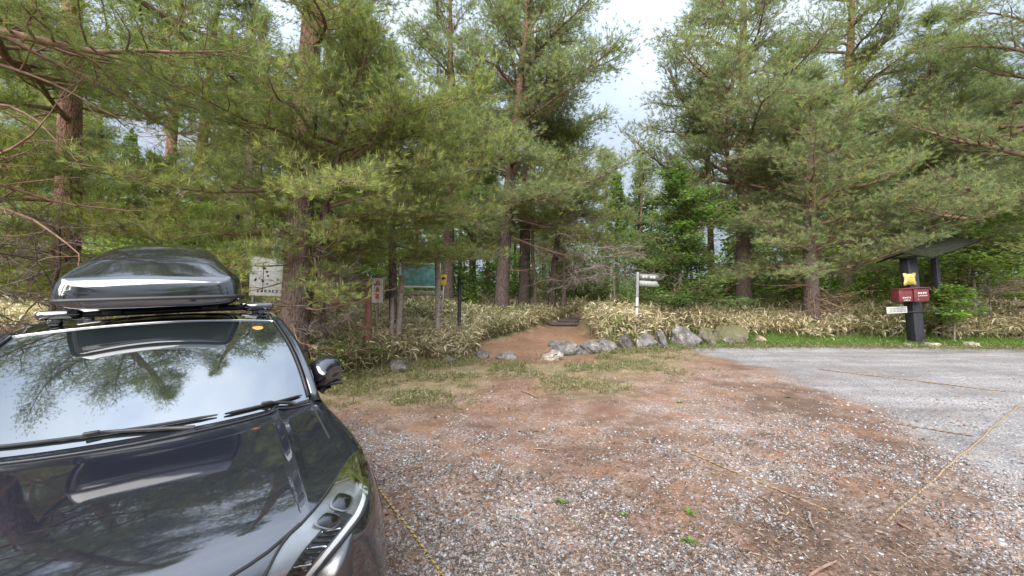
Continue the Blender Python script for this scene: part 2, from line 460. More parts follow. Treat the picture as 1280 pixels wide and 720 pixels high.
tag(st, "loose pale grey gravel stones strewn over the brown dirt", "gravel", kind="stuff")
# leaf and twig litter, dark and rusty flecks
n = 60000
v = rng.uniform(390, 760, n); u = rng.uniform(400, 1330, n)
dep = HCAM * FPX / (v - 369); x = (u - 640) / FPX * dep; y = dep
keep = (rng.rand(n) < sstep(.38, .6, fbm(x * 1.1, y * 1.1, 71, 4)) * (1 - .85 * lot(x, y)) * .9 + .06 + .35 * trail(x, y)) & (y < 16)
x, y = x[keep], y[keep]; n = len(x)
L = rng.lognormal(math.log(.011), .45, n).clip(0, .026) * (1 + .10 * y); th = rng.rand(n) * 6.283
dx = np.stack([np.cos(th), np.sin(th), rng.normal(0, .15, n)], -1) * L[:, None]; sx = np.stack([-np.sin(th), np.cos(th), 0 * th], -1) * (L * rng.uniform(.05, .3, n))[:, None]
p = np.stack([x, y, terrain(x, y) + .010 + .01 * rng.rand(n)], -1)
V = np.stack([p - dx, p + sx, p + dx, p - sx], 1).reshape(-1, 3)
c = np.array([[.05, .036, .028], [.10, .06, .042], [.17, .11, .075], [.27, .21, .15]])[rng.choice(4, n, p=[.35, .3, .2, .15])]
tag(mesh_np("leaf_litter", V, np.arange(4 * n).reshape(-1, 4), M['stone'], smooth=False, tint=np.repeat(c, 4, 0)),
    "dry needles, bark flakes and leaf litter scattered over the dirt", "litter", kind="stuff")
# ------------------------------------------------------------------ car   (car frame: X lateral, Y rearwards from the nose, Z up)
def paint_mat():
    m, nt, b = new_mat("black_car_paint")
    co = objco(nt)
    b.inputs["Base Color"].default_value = (.012, .013, .019, 1)
    b.inputs["Metallic"].default_value = 0.0
    nt.links.new(ramp(nt, noise(nt, 5, 6, co, .7), [(.35, (.025,) * 3), (.75, (.07,) * 3)]), b.inputs["Roughness"])
    b.inputs["IOR"].default_value = 2.1
    # thin dust
    v = N(nt, "ShaderNodeTexVoronoi"); v.inputs["Scale"].default_value = 120; nt.links.new(co, v.inputs["Vector"])
    sp = ramp(nt, v.outputs["Distance"], [(.05, (1,) * 3), (.12, (0,) * 3)])
    vs_ = N(nt, "ShaderNodeSeparateColor"); nt.links.new(v.outputs["Color"], vs_.inputs[0])
    sp = mathn(nt, 'MULTIPLY', sp, ramp(nt, vs_.outputs[0], [(.62, (0,) * 3), (.70, (.6,) * 3)]))
    nt.links.new(mixc(nt, sp, (.012, .013, .019), (.22, .21, .20)), b.inputs["Base Color"])
    bump(nt, b, noise(nt, 2.2, 2, co), .02, .05)
    return m
def glass_mat(name, base, ior, trans):
    m, nt, b = new_mat(name)
    co = objco(nt)
    b.inputs["Base Color"].default_value = (*base, 1); b.inputs["IOR"].default_value = ior
    nt.links.new(ramp(nt, noise(nt, 6, 5, co, .7), [(.4, (.015,) * 3), (.8, (.05,) * 3)]), b.inputs["Roughness"])
    if trans:
        t = N(nt, "ShaderNodeBsdfTransparent"); t.inputs["Color"].default_value = (.95, .96, .96, 1)
        g = N(nt, "ShaderNodeBsdfGlossy"); g.inputs["Roughness"].default_value = .02
        f = N(nt, "ShaderNodeFresnel"); f.inputs["IOR"].default_value = ior
        mx = N(nt, "ShaderNodeMixShader")
        nt.links.new(f.outputs[0], mx.inputs[0]); nt.links.new(t.outputs[0], mx.inputs[1]); nt.links.new(g.outputs[0], mx.inputs[2])
        nt.links.new(mx.outputs[0], nt.nodes["Material Output"].inputs["Surface"])
    return m
def plain(name, c, rough, metal=0.0, ior=1.5):
    m, nt, b = new_mat(name)
    co = objco(nt)
    nt.links.new(ramp(nt, noise(nt, 14, 5, co), [(.3, tuple(x * .85 for x in c)), (.7, tuple(min(1, x * 1.12) for x in c))]), b.inputs["Base Color"])
    b.inputs["Roughness"].default_value = rough; b.inputs["Metallic"].default_value = metal; b.inputs["IOR"].default_value = ior
    return m
M['paint'] = paint_mat()
M['box_gloss'] = plain("glossy_black_shell", (.012, .013, .017), .05, 0, 2.3)
M['windshield'] = glass_mat("windshield_glass", (.012, .016, .017), 3.5, False)
M['dark_glass'] = glass_mat("dark_glass", (.008, .009, .010), 1.9, False)
M['clear'] = glass_mat("clear_lens", (1, 1, 1), 1.16, True)
M['trim'] = plain("black_plastic", (.018, .018, .019), .45)
M['rubber'] = plain("black_rubber", (.016, .016, .016), .7)
M['chrome'] = plain("satin_chrome", (.62, .63, .65), .16, 1.0)
M['lamp_grey'] = plain("lamp_silver", (.23, .235, .245), .16, .6)
M['lamp_white'] = plain("light_guide", (.55, .56, .57), .3)
M['lamp_dark'] = plain("lamp_black", (.015, .015, .016), .3)
M['orange'] = plain("orange_sticker", (.75, .22, .05), .5)
M['tail_red'] = plain("tail_lamp_red", (.28, .01, .012), .15)
M['interior'] = plain("dark_upholstery", (.03, .03, .03), .8)

car = empty("parked_car")
tag(car, "black sports utility car parked at the left with roof bars and a wet gloss hood", "car")
car.rotation_euler = (CAR_TILT, CAR_ROLL * -1, CAR_YAW)
car.location = (CAR_PX, CAR_PY, CAR_DZ)
bpy.context.view_layer.update()
def car_matrix():
    """columns: lateral, rearward, up"""
    r, t = CAR_ROLL, CAR_TILT
    T1 = Matrix.Rotation(-r, 4, 'Y'); T2 = Matrix.Rotation(t, 4, 'X'); T3 = Matrix.Rotation(CAR_YAW, 4, 'Z')
    return Matrix.Translation((CAR_PX, CAR_PY, CAR_DZ)) @ T3 @ T2 @ T1
CM = car_matrix()
car.rotation_mode = 'XYZ'
car.matrix_basis = CM

# --- body loft: half sections, (lateral, up) for 12 columns from roof line centre down to the underside centre
def body_sections():
    S = []
    #      s     ztop  crown ridge edge(t,z)      shoulder(t,z)  side1(t,z)   side2(t,z)   sill
    rows = [(0.00, .74, .00, .00, (.64, .72), (.74, .66), (.78, .58), (.80, .45), .24),
            (0.06, .84, .01, .00, (.71, .80), (.81, .73), (.84, .62), (.86, .45), .22),
            (0.18, .90, .015, .008, (.765, .86), (.868, .78), (.905, .65), (.915, .48), .21),
            (0.40, .945, .02, .014, (.785, .905), (.90, .83), (.945, .70), (.945, .50), .21),
            (0.70, .980, .022, .018, (.785, .945), (.915, .885), (.960, .74), (.955, .52), .22),
            (1.00, 1.010, .022, .018, (.775, .975), (.90, .925), (.950, .77), (.945, .53), .23),
            (1.25, 1.035, .022, .016, (.765, 1.005), (.878, .955), (.924, .79), (.922, .54), .24),
            (1.50, 1.050, .015, .010, (.775, 1.035), (.865, .975), (.908, .80), (.908, .54), .24),
            (1.75, 1.060, .005, .0, (.80, 1.055), (.872, 1.0), (.906, .81), (.906, .54), .24),
            (2.40, 1.070, .0, .0, (.815, 1.065), (.880, 1.01), (.906, .82), (.906, .54), .24),
            (3.20, 1.080, .0, .0, (.81, 1.075), (.882, 1.02), (.912, .83), (.912, .54), .24),
            (3.80, 1.090, .0, .0, (.79, 1.085), (.885, 1.03), (.930, .84), (.928, .54), .24),
            (4.30, 1.090, .0, .0, (.74, 1.085), (.850, 1.03), (.900, .84), (.905, .54), .26),
            (4.62, 1.060, .0, .0, (.66, 1.055), (.760, 1.00), (.800, .82), (.830, .54), .30),
            (4.74, .960, .0, .0, (.58, .955), (.66, .91), (.70, .80), (.74, .56), .36)]
    for s, zt, cr, rg, e, sh, s1, s2, sill in rows:
        half = [(0, zt + cr), (.22, zt + cr * .9), (.44, zt + cr * .55), (.545, zt + cr * .35), (.575, zt + rg + cr * .25), (.61, zt + rg * .2),
                (e[0] - .04, e[1] + .008), e, (.5 * (e[0] + sh[0]) + .012, .5 * (e[1] + sh[1]) + .014), sh, s1, s2, (s2[0] - .03, sill + .08), (s2[0] - .08, sill), (.4, sill - .03), (0, sill - .03)]
        k = max(0.0, 1 - s / 1.15)
        S.append([(t, s + (abs(t) / .93) ** 2.8 * .30 * k, z) for t, z in half])
    return S
secs = body_sections()
V, F = [], []
nc = len(secs[0]); ring = 2 * nc - 2
for sec in secs:
    full = sec + [(-t, s, z) for t, s, z in sec[-2:0:-1]]
    V += full
for i in range(len(secs) - 1):
    for j in range(ring):
        j2 = (j + 1) % ring
        F.append([i * ring + j, i * ring + j2, (i + 1) * ring + j2, (i + 1) * ring + j])
F.append([j for j in range(ring)][::-1]); 
L_ = (len(secs) - 1) * ring
F.append([L_ + j for j in range(ring)])
mb = MB(); mb.add(V, F)
body = mb.build("body", M['paint'], car, smooth=True)
bm = bmesh.new(); bm.from_mesh(body.data)
bmesh.ops.recalc_face_normals(bm, faces=bm.faces)
cr = bm.edges.layers.float.new("crease_edge")
for e in bm.edges:
    a_, b_ = [v.index % ring for v in e.verts]
    if a_ == b_:
        c_ = a_ if a_ < nc else ring - a_
        e[cr] = {3: .55, 4: .75, 5: .7, 7: .35, 9: .45, 12: .4}.get(c_, 0)
bm.to_mesh(body.data); bm.free()
sub = body.modifiers.new("smooth", 'SUBSURF'); sub.levels = 3; sub.render_levels = 3
# wheel arches cut out of the body
cut = MB()
for s_w in (.95, 3.64):
    for sg in (-1, 1):
        cut.tube([(sg * .60, s_w, .37), (sg * .80, s_w, .37), (sg * 1.1, s_w, .37)], .415, 40)
bpy.context.view_layer.update()
cutter = cut.build("arch_cutter", M['hidden_black'])
cutter.matrix_world = CM
bo = body.modifiers.new("arches", 'BOOLEAN'); bo.object = cutter; bo.operation = 'DIFFERENCE'; bo.solver = 'EXACT'
bpy.context.view_layer.update()
dg = bpy.context.evaluated_depsgraph_get()
me2 = bpy.data.meshes.new_from_object(body.evaluated_get(dg))
body.modifiers.clear(); body.data = me2
bpy.data.objects.remove(cutter)
for p in body.data.polygons: p.use_smooth = True
# dark deck under the greenhouse
body.data.materials.clear(); body.data.materials.append(M['paint']); body.data.materials.append(M['interior'])
for p in body.data.polygons:
    c_ = p.center
    if p.normal.z > .6 and c_.y > 1.32 + .10 * abs(c_.x) and c_.y < 4.45 and abs(c_.x) < .755 and c_.z > .95: p.material_index = 1
body.data.update()
bvh = BVHTree.FromPolygons([v.co for v in body.data.vertices], [list(p.vertices) for p in body.data.polygons])

def on_body_px(u, v, off=0.0):
    o = CM.inverted() @ Vector((0, 0, HCAM)); d = (CM.inverted().to_3x3() @ ray(u, v)).normalized()
    hit, nrm, _, _ = bvh.ray_cast(o, d)
    if hit is None: return None
    if nrm.dot(d) > 0: nrm = -nrm
    return hit + nrm * off
def drop(t, s, off=0.0, z0=1.6):
    for k in range(80):
        hit, nrm, _, _ = bvh.ray_cast(Vector((t, s + .01 * k, z0)), Vector((0, 0, -1)))
        if hit: return hit + Vector((0, 0, off))
    return None
def side(s, z, sg, off=0.0):
    hit, nrm, _, _ = bvh.ray_cast(Vector((sg * 1.5, s, z)), Vector((-sg, 0, 0)))
    return (hit + Vector((sg * off, 0, 0))) if hit else None
def front(t, z, off=0.0):
    hit, nrm, _, _ = bvh.ray_cast(Vector((t, -1, z)), Vector((0, 1, 0)))
    return (hit + Vector((0, -off, 0))) if hit else None

# --- greenhouse
def lerp(a, b, t): return tuple(x + (y - x) * t for x, y in zip(a, b))
def ws_bot(w): return (w * .765, 1.16 + .27 * abs(w) ** 2.2, 1.046 - .008 * abs(w) ** 2)
def ws_top(w): return (w * .645, 2.02 + .11 * abs(w) ** 2, 1.555 - .040 * abs(w) ** 2)
def grid(fn, nu, nv):
    V = [fn(i / nu, j / nv) for j in range(nv + 1) for i in range(nu + 1)]
    F = [[j * (nu + 1) + i, j * (nu + 1) + i + 1, (j + 1) * (nu + 1) + i + 1, (j + 1) * (nu + 1) + i] for j in range(nv) for i in range(nu)]
    return V, F
def ws(u, v):
    w = 2 * u - 1
    b_, t_ = ws_bot(w), ws_top(w)
    p = lerp(b_, t_, v); bul = .034 * max(0, math.sin(math.pi * v)) ** .9
    return (p[0] + (0.02 * w * math.sin(math.pi * v)), p[1] - bul * .55, p[2] + bul * .8)
mb = MB(); mb.add(*grid(ws, 28, 20)); mb.build("windshield", M['windshield'], car, smooth=True)
# black ceramic border along the glass edge
def rf(u, v):   # roof
    w = 2 * u - 1
    s0 = ws_top(w)[1]; s = s0 + (4.18 - s0) * v
    z = 1.575 + .075 * math.sin(math.pi * min(1, v * .8 + .12)) - .022 - .040 * abs(w) ** 2 - .03 * max(0, v - .5)
    half = .645 + .03 * math.sin(math.pi * min(1, v * 1.2)) - .06 * max(0, v - .6)
    z0 = ws_top(w)[2]
    return (w * half, s, z0 + (z - (1.575 + .075 * math.sin(math.pi * .12) - .022 - .040 * abs(w) ** 2)))
mb = MB(); mb.add(*grid(rf, 28, 30)); roof = mb.build("roof", M['dark_glass'], car, smooth=True)
def rw(u, v):   # rear window
    w = 2 * u - 1
    t_ = rf(u, 1); b_ = (w * .70, 4.60, 1.10)
    p = lerp(t_, b_, v)
    return (p[0], p[1] + .05 * math.sin(math.pi * v), p[2] + .02 * math.sin(math.pi * v))
mb = MB(); mb.add(*grid(rw, 16, 10)); mb.build("rear_window", M['dark_glass'], car, smooth=True)
# seam between windshield and roof glass
mb = MB(); mb.tube([tuple(Vector(ws_top(w)) + Vector((0, -.002, .002))) for w in np.linspace(-1, 1, 25)], .0055, 6); mb.build("roof_seam", M['chrome'], car, smooth=True)
for sg in (-1, 1):
    def roof_edge(s):
        v = max(0, min(1, (s - 2.15) / (4.18 - 2.15)))
        p = rf(1.0, v); return (sg * p[0], p[1], p[2])
    def belt(s): return (sg * (.800 + .012 * math.sin((s - 1.5) / 3 * math.pi)), s, 1.058 + .012 * (s - 1.5))
    def sw(u, v, s0b, s1b, s0t, s1t):
        b_ = belt(s0b + (s1b - s0b) * u); t_ = roof_edge(s0t + (s1t - s0t) * u)
        p = lerp(b_, t_, v); return (p[0] + sg * .03 * math.sin(math.pi * v), p[1], p[2])
    panes = [(1.62, 2.62, 2.22, 2.66), (2.70, 3.56, 2.72, 3.50), (3.62, 4.30, 3.56, 4.02)]
    for k, (a0, a1, b0, b1) in enumerate(panes):
        mb = MB(); mb.add(*grid(lambda u, v: sw(u, v, a0, a1, b0, b1), 10, 8)); mb.build("side_window", M['dark_glass'], car, smooth=True)
    for k, (s_b, s_t, w_) in enumerate([(2.66, 2.69, .045), (3.59, 3.53, .045)]):
        mb = MB(); mb.tube([tuple(Vector(lerp(belt(s_b), roof_edge(s_t), q)) + Vector((sg * (.03 * math.sin(math.pi * q) + .002), 0, 0))) for q in np.linspace(0, 1, 9)], w_, 8); mb.build("pillar", M['trim'], car, smooth=True)
    # painted windshield pillar running on into the roof rail edge
    pts, rad = [], []
    for q in np.linspace(-.05, 1, 14):
        b_, t_ = Vector(ws_bot(sg)), Vector(ws_top(sg))
        p = b_.lerp(t_, q); bul = .034 * math.sin(math.pi * max(q, 0)) ** .9
        pts.append(tuple(p + Vector((sg * (.035 + .02 * math.sin(math.pi * max(q, 0))), .035 - bul * .55, bul * .8 - .012)))); rad.append(.034)
    for s in np.linspace(2.3, 4.15, 14):
        p = Vector(roof_edge(s)); pts.append(tuple(p + Vector((sg * .020, 0, -.018)))); rad.append(.034)
    p = Vector(rw(1.0 if sg > 0 else 0.0, .5)); pts.append(tuple(p + Vector((sg * .02, 0, 0)))); rad.append(.036)
    p = Vector((sg * .72, 4.58, 1.08)); pts.append(tuple(p)); rad.append(.04)
    mb = MB(); mb.tube(pts, rad, 12); mb.build("roof_pillar", M['paint'], car, smooth=True)
    # glossy trim line between glass and pillar
    pts = []
    for q in np.linspace(0.02, 1, 14):
        p = Vector(ws(1.0 if sg > 0 else 0.0, q)); pts.append(tuple(p + Vector((0, -.004, .006))))
    mb = MB(); mb.tube(pts, .007, 6); mb.build("windshield_trim", M['trim'], car, smooth=True)
    # belt chrome
    mb = MB(); mb.tube([tuple(Vector(belt(s)) + Vector((sg * .012, 0, .0))) for s in np.linspace(1.60, 4.3, 20)], .009, 6); mb.build("belt_trim", M['chrome'], car, smooth=True)
    # roof rail (silver)
    pts = [tuple(Vector(roof_edge(s)) + Vector((-sg * .03, 0, .030 if .03 < q < .97 else .002))) for q, s in [(q, 2.17 + q * 1.9) for q in np.linspace(0, 1, 18)]]
    mb = MB(); mb.tube(pts, .011, 8); mb.build("roof_rail", M['chrome'], car, smooth=True)
    # doors: shut lines and handles
    for k, s in enumerate((1.62, 2.68, 3.62)):
        pts = [tuple(p_) for p_ in [side(s + (.12 * ((z - .4) / .6) if k == 2 else 0), z, sg, -.001) for z in np.linspace(.30, .98, 12)] if p_ is not None]
        mb = MB(); mb.tube(pts, .004, 5); mb.build("door_seam", M['hidden_black'], car, smooth=True)
    for k, s in enumerate((2.40, 3.36)):
        p0, p1 = side(s, .90, sg, .022), side(s + .2, .905, sg, .022)
        mb = MB(); mb.tube([side(s - .02, .90, sg, .0), p0, p0.lerp(p1, .5), p1, side(s + .22, .905, sg, 0)], .011, 8); mb.build("door_handle", M['paint'], car, smooth=True)
    pts = [side(s, .30, sg, .006) for s in np.linspace(1.45, 3.15, 10)]
    mb = MB(); mb.tube([tuple(p) for p in pts], .035, 8); mb.build("sill_trim", M['trim'], car, smooth=True)
    # wheels
    for s_w in (.95, 3.64):
        prof = [(.20, .245), (.225, .26), (.23, .30), (.215, .345), (.19, .362), (.10, .366), (.02, .362), (-.005, .345), (-.02, .30), (-.012, .26), (.02, .245)]
        n = 40; Vt, Ft = [], []
        for k in range(n):
            a = 2 * math.pi * k / n
            Vt += [(sg * (.915 - d_), s_w + r_ * math.cos(a), .368 + r_ * math.sin(a)) for d_, r_ in prof]
        m_ = len(prof)
        for k in range(n):
            for j in range(m_):
                Ft.append([k * m_ + j, k * m_ + (j + 1) % m_, ((k + 1) % n) * m_ + (j + 1) % m_, ((k + 1) % n) * m_ + j])
        wheel = MB().add(Vt, Ft).build("wheel", M['rubber'], car, smooth=True)
        rim = MB()
        for k in range(10):
            a = 2 * math.pi * k / 10
            c_, s2 = math.cos(a), math.sin(a)
            rim.tube([(sg * .895, s_w + .03 * c_, .368 + .03 * s2), (sg * .885, s_w + .13 * c_, .368 + .13 * s2), (sg * .90, s_w + .245 * c_, .368 + .245 * s2)], [.026, .018, .02], 6)
        rim.tube([(sg * .87, s_w, .368), (sg * .905, s_w, .368)], .045, 16)
        rim.tube([(sg * .90, s_w + .246 * math.cos(a), .368 + .246 * math.sin(a)) for a in np.linspace(0, 2 * math.pi, 33)], .012, 6, False)
        rim.build("rim", M['lamp_grey'], wheel, smooth=True)
    # arch lip
    for s_w in (.95, 3.64):
        pts = []
        for a in np.linspace(R(0), R(180), 22):
            p = side(s_w + .428 * math.cos(a), .37 + .428 * math.sin(a), sg, -.004)
            if p: pts.append(tuple(p))
        mb = MB(); mb.tube(pts, .014, 6); mb.build("arch_lip", M['trim'], car, smooth=True)
    # mirrors
    mirror = MB()
    c0 = Vector((sg * .945, 1.80, 1.135))
    Vm, Fm = [], []
    for j, (dy, sx, sz, oz) in enumerate([(-.085, .035, .03, -.005), (-.075, .075, .055, 0), (-.045, .098, .085, .005), (0, .110, .098, .007), (.05, .112, .100, .008), (.075, .108, .096, .008), (.078, .095, .080, .008)]):
        for k in range(20):
            a = 2 * math.pi * k / 20
            ca, sa = math.cos(a), math.sin(a)
            q = (abs(ca) ** 3 + abs(sa) ** 3) ** (-1 / 3)
            Vm.append((c0.x + sg * (ca * q * sx + (.0 if ca * sg > 0 else 0)), c0.y + dy + .05 * ca * sg * sg, c0.z + sa * q * sz + oz))
    for j in range(6):
        for k in range(20): Fm.append([j * 20 + k, j * 20 + (k + 1) % 20, (j + 1) * 20 + (k + 1) % 20, (j + 1) * 20 + k])
    Fm.append(list(range(20))[::-1]); Fm.append([6 * 20 + k for k in range(20)])
    mirror.add(Vm, Fm)
    mobj = mirror.build("side_mirror", M['paint'], car); smooth_by_angle(mobj, 50)
    bpy.context.view_layer.update()
    mm = MB(); mm.box((c0.x - sg * .0, c0.y + .02, c0.z - .085), (.19, .12, .022), bev=.008)
    mm.tube([(sg * .90, c0.y + .04, 1.00), (sg * .93, c0.y + .03, 1.03), (sg * .97, c0.y + .02, 1.035)], [.035, .03, .025], 10)
    mm.build("mirror_base", M['trim'], mobj)
    mg = MB(); mg.box((c0.x, c0.y + .080, c0.z + .004), (.185, .006, .125), bev=.002); mg.build("mirror_glass", M['dark_glass'], mobj)

# --- hood shut line, cowl, wipers
HL_IN = [(449.5, 563), (441, 569), (432, 581), (421, 598), (409, 616), (394, 636), (376, 656), (361, 669.5), (352, 681), (344, 694), (335, 712), (322, 735)]
HL_OUT = [(451, 563), (456, 573), (459, 588), (460.5, 602), (460, 620), (457, 634), (450, 648), (440, 661), (427, 677), (410, 697), (392, 719), (366, 748)]
def resample(poly, n):
    P_ = np.array(poly, float); d = np.concatenate([[0], np.cumsum(np.linalg.norm(np.diff(P_, axis=0), axis=1))])
    q = np.linspace(0, d[-1], n); return np.stack([np.interp(q, d, P_[:, 0]), np.interp(q, d, P_[:, 1])], 1)
NL = 26
hin, hout = resample(HL_IN, NL), resample(HL_OUT, NL)
def hl(t, w, off):
    """a point on the lamp: t from its rear tip to the grille, w from the hood side to the bumper side"""
    i = min(int(t * (NL - 1)), NL - 2); f = t * (NL - 1) - i
    a = hin[i] * (1 - f) + hin[i + 1] * f; b = hout[i] * (1 - f) + hout[i + 1] * f
    for k in range(60):
        q = a * (1 - w) + b * w
        h = on_body_px(q[0], q[1], off)
        if h is not None: return h
        w -= .02
    raise ValueError("lamp off the body")
def strip(t0, t1, wfa, wfb, off, nt_=14, nw=5):
    V = []
    for i in range(nt_ + 1):
        t = t0 + (t1 - t0) * i / nt_
        for j in range(nw + 1):
            w = wfa(t) + (wfb(t) - wfa(t)) * j / nw
            V.append(tuple(hl(t, w, off)))
    F = [[i * (nw + 1) + j, i * (nw + 1) + j + 1, (i + 1) * (nw + 1) + j + 1, (i + 1) * (nw + 1) + j] for i in range(nt_) for j in range(nw)]
    return V, F
def flip(V, sg): return [(v[0] * sg, v[1], v[2]) for v in V]
for sg in (1, -1):
    Vb, Fb = strip(0, 1, lambda t: 0, lambda t: 1, .002, 30, 10)
    lamp = MB().add(flip(Vb, sg), Fb).build("headlight", M['lamp_grey'], car, smooth=True)
    Vb, Fb = strip(.40, .97, lambda t: .46 - .25 * max(0, .62 - t), lambda t: .80, .004, 20, 4)
    MB().add(flip(Vb, sg), Fb).build("lamp_bezel", M['lamp_dark'], lamp, smooth=True)
    Vb, Fb = strip(.02, .20, lambda t: .2, lambda t: .75, .004, 8, 3)
    MB().add(flip(Vb, sg), Fb).build("side_marker", plain("smoked_lens", (.16, .165, .15), .2), lamp, smooth=True)
    Vb, Fb = strip(.16, .98, lambda t: .835, lambda t: .935, .005, 24, 3)
    MB().add(flip(Vb, sg), Fb).build("light_guide", M['lamp_white'], lamp, smooth=True)
    for k in range(2):
        t0 = .345 + .135 * k
        c_ = hl(t0, .44, .004); a_ = hl(t0 - .066, .46, .004); b_ = hl(t0, .78, .004); nrm = (a_ - c_).cross(b_ - c_).normalized()
        if nrm.z < 0: nrm = -nrm
        ax, bx_ = (a_ - c_), (b_ - c_)
        for nm, sc, h, mt in (("projector_rim", .92, .004, M['lamp_grey']), ("projector_lens", .80, .012, M['dark_glass'])):
            V = [c_ + nrm * (h + (.008 if nm[-1] == 's' else 0))]; F = []
            for r_ in range(1, 4):
                for q in range(16):
                    a = 2 * math.pi * q / 16
                    ca, sa = math.cos(a), math.sin(a); sq = (abs(ca) ** 4 + abs(sa) ** 4) ** -.25
                    V.append(c_ + (ax * ca * sq * .9 + bx_ * sa * sq * .75) * sc * r_ / 3 + nrm * (h * (1.0 if r_ < 3 else .15)))
            for q in range(16):
                F.append([0, 1 + q, 1 + (q + 1) % 16])
                for r_ in range(2): F.append([1 + r_ * 16 + q, 1 + (r_ + 1) * 16 + q, 1 + (r_ + 1) * 16 + (q + 1) % 16, 1 + r_ * 16 + (q + 1) % 16])
            MB().add(flip(V, sg), F).build(nm, mt, lamp, smooth=True)
    Vb, Fb = strip(0, 1, lambda t: .02, lambda t: .95, .011, 30, 10)
    for k in range(9):
        tt = .56 + .042 * k
        rb = [tuple(hl(tt - .05 * q, .50 + .26 * q, .008)) for q in np.linspace(0, 1, 5)]
        MB().tube(flip(rb, sg), .0035, 5).build("lamp_rib", M['chrome'] if k % 3 == 0 else M['lamp_dark'], lamp, smooth=True)
    MB().add(flip(Vb, sg), Fb).build("lamp_cover", M['clear'], lamp, smooth=True)
    rimp = [tuple(hl(t, 0, .004)) for t in np.linspace(1, 0, 26)] + [tuple(hl(t, 1, .004)) for t in np.linspace(.03, 1, 26)]
    MB().tube(flip(rimp, sg), .005, 6).build("lamp_seal", M['hidden_black'], lamp, smooth=True)
    # hood shut line: from the cowl forward along the lamp to the nose
    pts = [tuple(drop(.772 - .012 * q, 1.42 - .62 * q, .001)) for q in np.linspace(0, 1, 12)]
    MB().tube(flip(pts, sg), .005, 5).build("fender_seam", M['hidden_black'], car, smooth=True)
nose = [on_body_px(u, v, .001) for u, v in [(375, 655), (355, 673), (335, 690), (312, 706), (291, 719), (270, 735), (245, 752)]]
nose = [p for p in nose if p]
last = nose[-1]
half = [tuple(p) for p in nose]
for q in np.linspace(.12, 1, 8):
    t = last.x * (1 - q); p = drop(t, last.y - .05 * math.sin(q * math.pi / 2), .001)
    half.append(tuple(p))
MB().tube(half + [(-x, y, z) for x, y, z in half[-2::-1]], .006, 6).build("hood_seam", M['hidden_black'], car, smooth=True)
# ledge of the bumper under each lamp, facing the sky
for sg in (1, -1):
    V, n_ = [], 14
    for i in range(n_ + 1):
        t = .50 + .5 * i / n_
        p = hl(t, 1.0, .004)
        o_ = Vector((.62, -.78, 0)) * (.055 * math.sin(math.pi * min(1, (i + .6) / n_ * .75)) + .004)
        V += [tuple(p + Vector((0, 0, -.004))), tuple(p + o_ * .5 + Vector((0, 0, -.007))), tuple(p + o_ + Vector((0, 0, -.012))), tuple(p + o_ * 1.02 + Vector((0, 0, -.03))), tuple(p + o_ * .35 + Vector((0, 0, -.16)))]
    F = [[i * 5 + j, i * 5 + j + 1, (i + 1) * 5 + j + 1, (i + 1) * 5 + j] for i in range(n_) for j in range(4)]
    MB().add(flip(V, sg), F).build("bumper_ledge", plain("satin_black_paint", (.014, .015, .02), .34, 0, 2.1), car, smooth=True)
# bumper: grille, intake, fog recess, chrome bar, plate
gr = MB()
for k in range(7):
    z = .40 + .055 * k; wd = .50 + .05 * math.sin(k)
    pts = [front(t, z, .012) for t in np.linspace(-wd, wd, 19)]
    gr.tube([tuple(p) for p in pts if p], .014, 6)
gr.build("grille", M['trim'], car, smooth=True)
pts = [front(t, .735, .004) for t in np.linspace(-.5, .5, 21)]
MB().tube([tuple(p) for p in pts if p], .014, 8).build("grille_trim", M['chrome'], car, smooth=True)
em = front(0, .66, .02)
MB().tube([(em.x + .07 * math.cos(a), em.y, em.z + .048 * math.sin(a)) for a in np.linspace(0, 2 * math.pi, 25)], .009, 6, False).build("emblem", M['chrome'], car, smooth=True)
pl = front(0, .46, .03)
MB().box((0, pl.y, .46), (.33, .012, .165), bev=.004).build("number_plate", M['white'], car)
for sg in (1, -1):
    Vp = []
    rows_ = 5
    for i in range(rows_ + 1):
        for j in range(7):
            p = front(sg * (.50 + .20 * j / 6), .30 + .20 * i / rows_, .004)
            if p is None: p = front(sg * (.50 + .18 * j / 6), .40, .004)
            Vp.append(tuple(p))
    MB().add(Vp, [[i * 7 + j, i * 7 + j + 1, (i + 1) * 7 + j + 1, (i + 1) * 7 + j] for i in range(rows_) for j in range(6)]).build("fog_recess", M['trim'], car, smooth=True)
    p0 = [side(4.35, .93, sg, .004), side(4.48, .93, sg, .004), side(4.55, .95, sg, .004), side(4.6, .94, sg, .004)]
    MB().tube([tuple(p) for p in p0 if p] + [(sg * .55, 4.75, .93), (0, 4.76, .94)], .022, 8).build("tail_lamp", M['tail_red'], car, smooth=True)
# cowl
def cw(u, v):
    w = 2 * u - 1
    b_ = Vector(ws_bot(w)); hd = drop(w * .755, b_.y - .10 + .02 * abs(w), .004) or b_
    p = hd.lerp(b_, v); return (p.x, p.y, p.z - (.012 * math.sin(math.pi * v)))
mb = MB(); mb.add(*grid(cw, 26, 5)); mb.build("cowl", M['trim'], car, smooth=True)
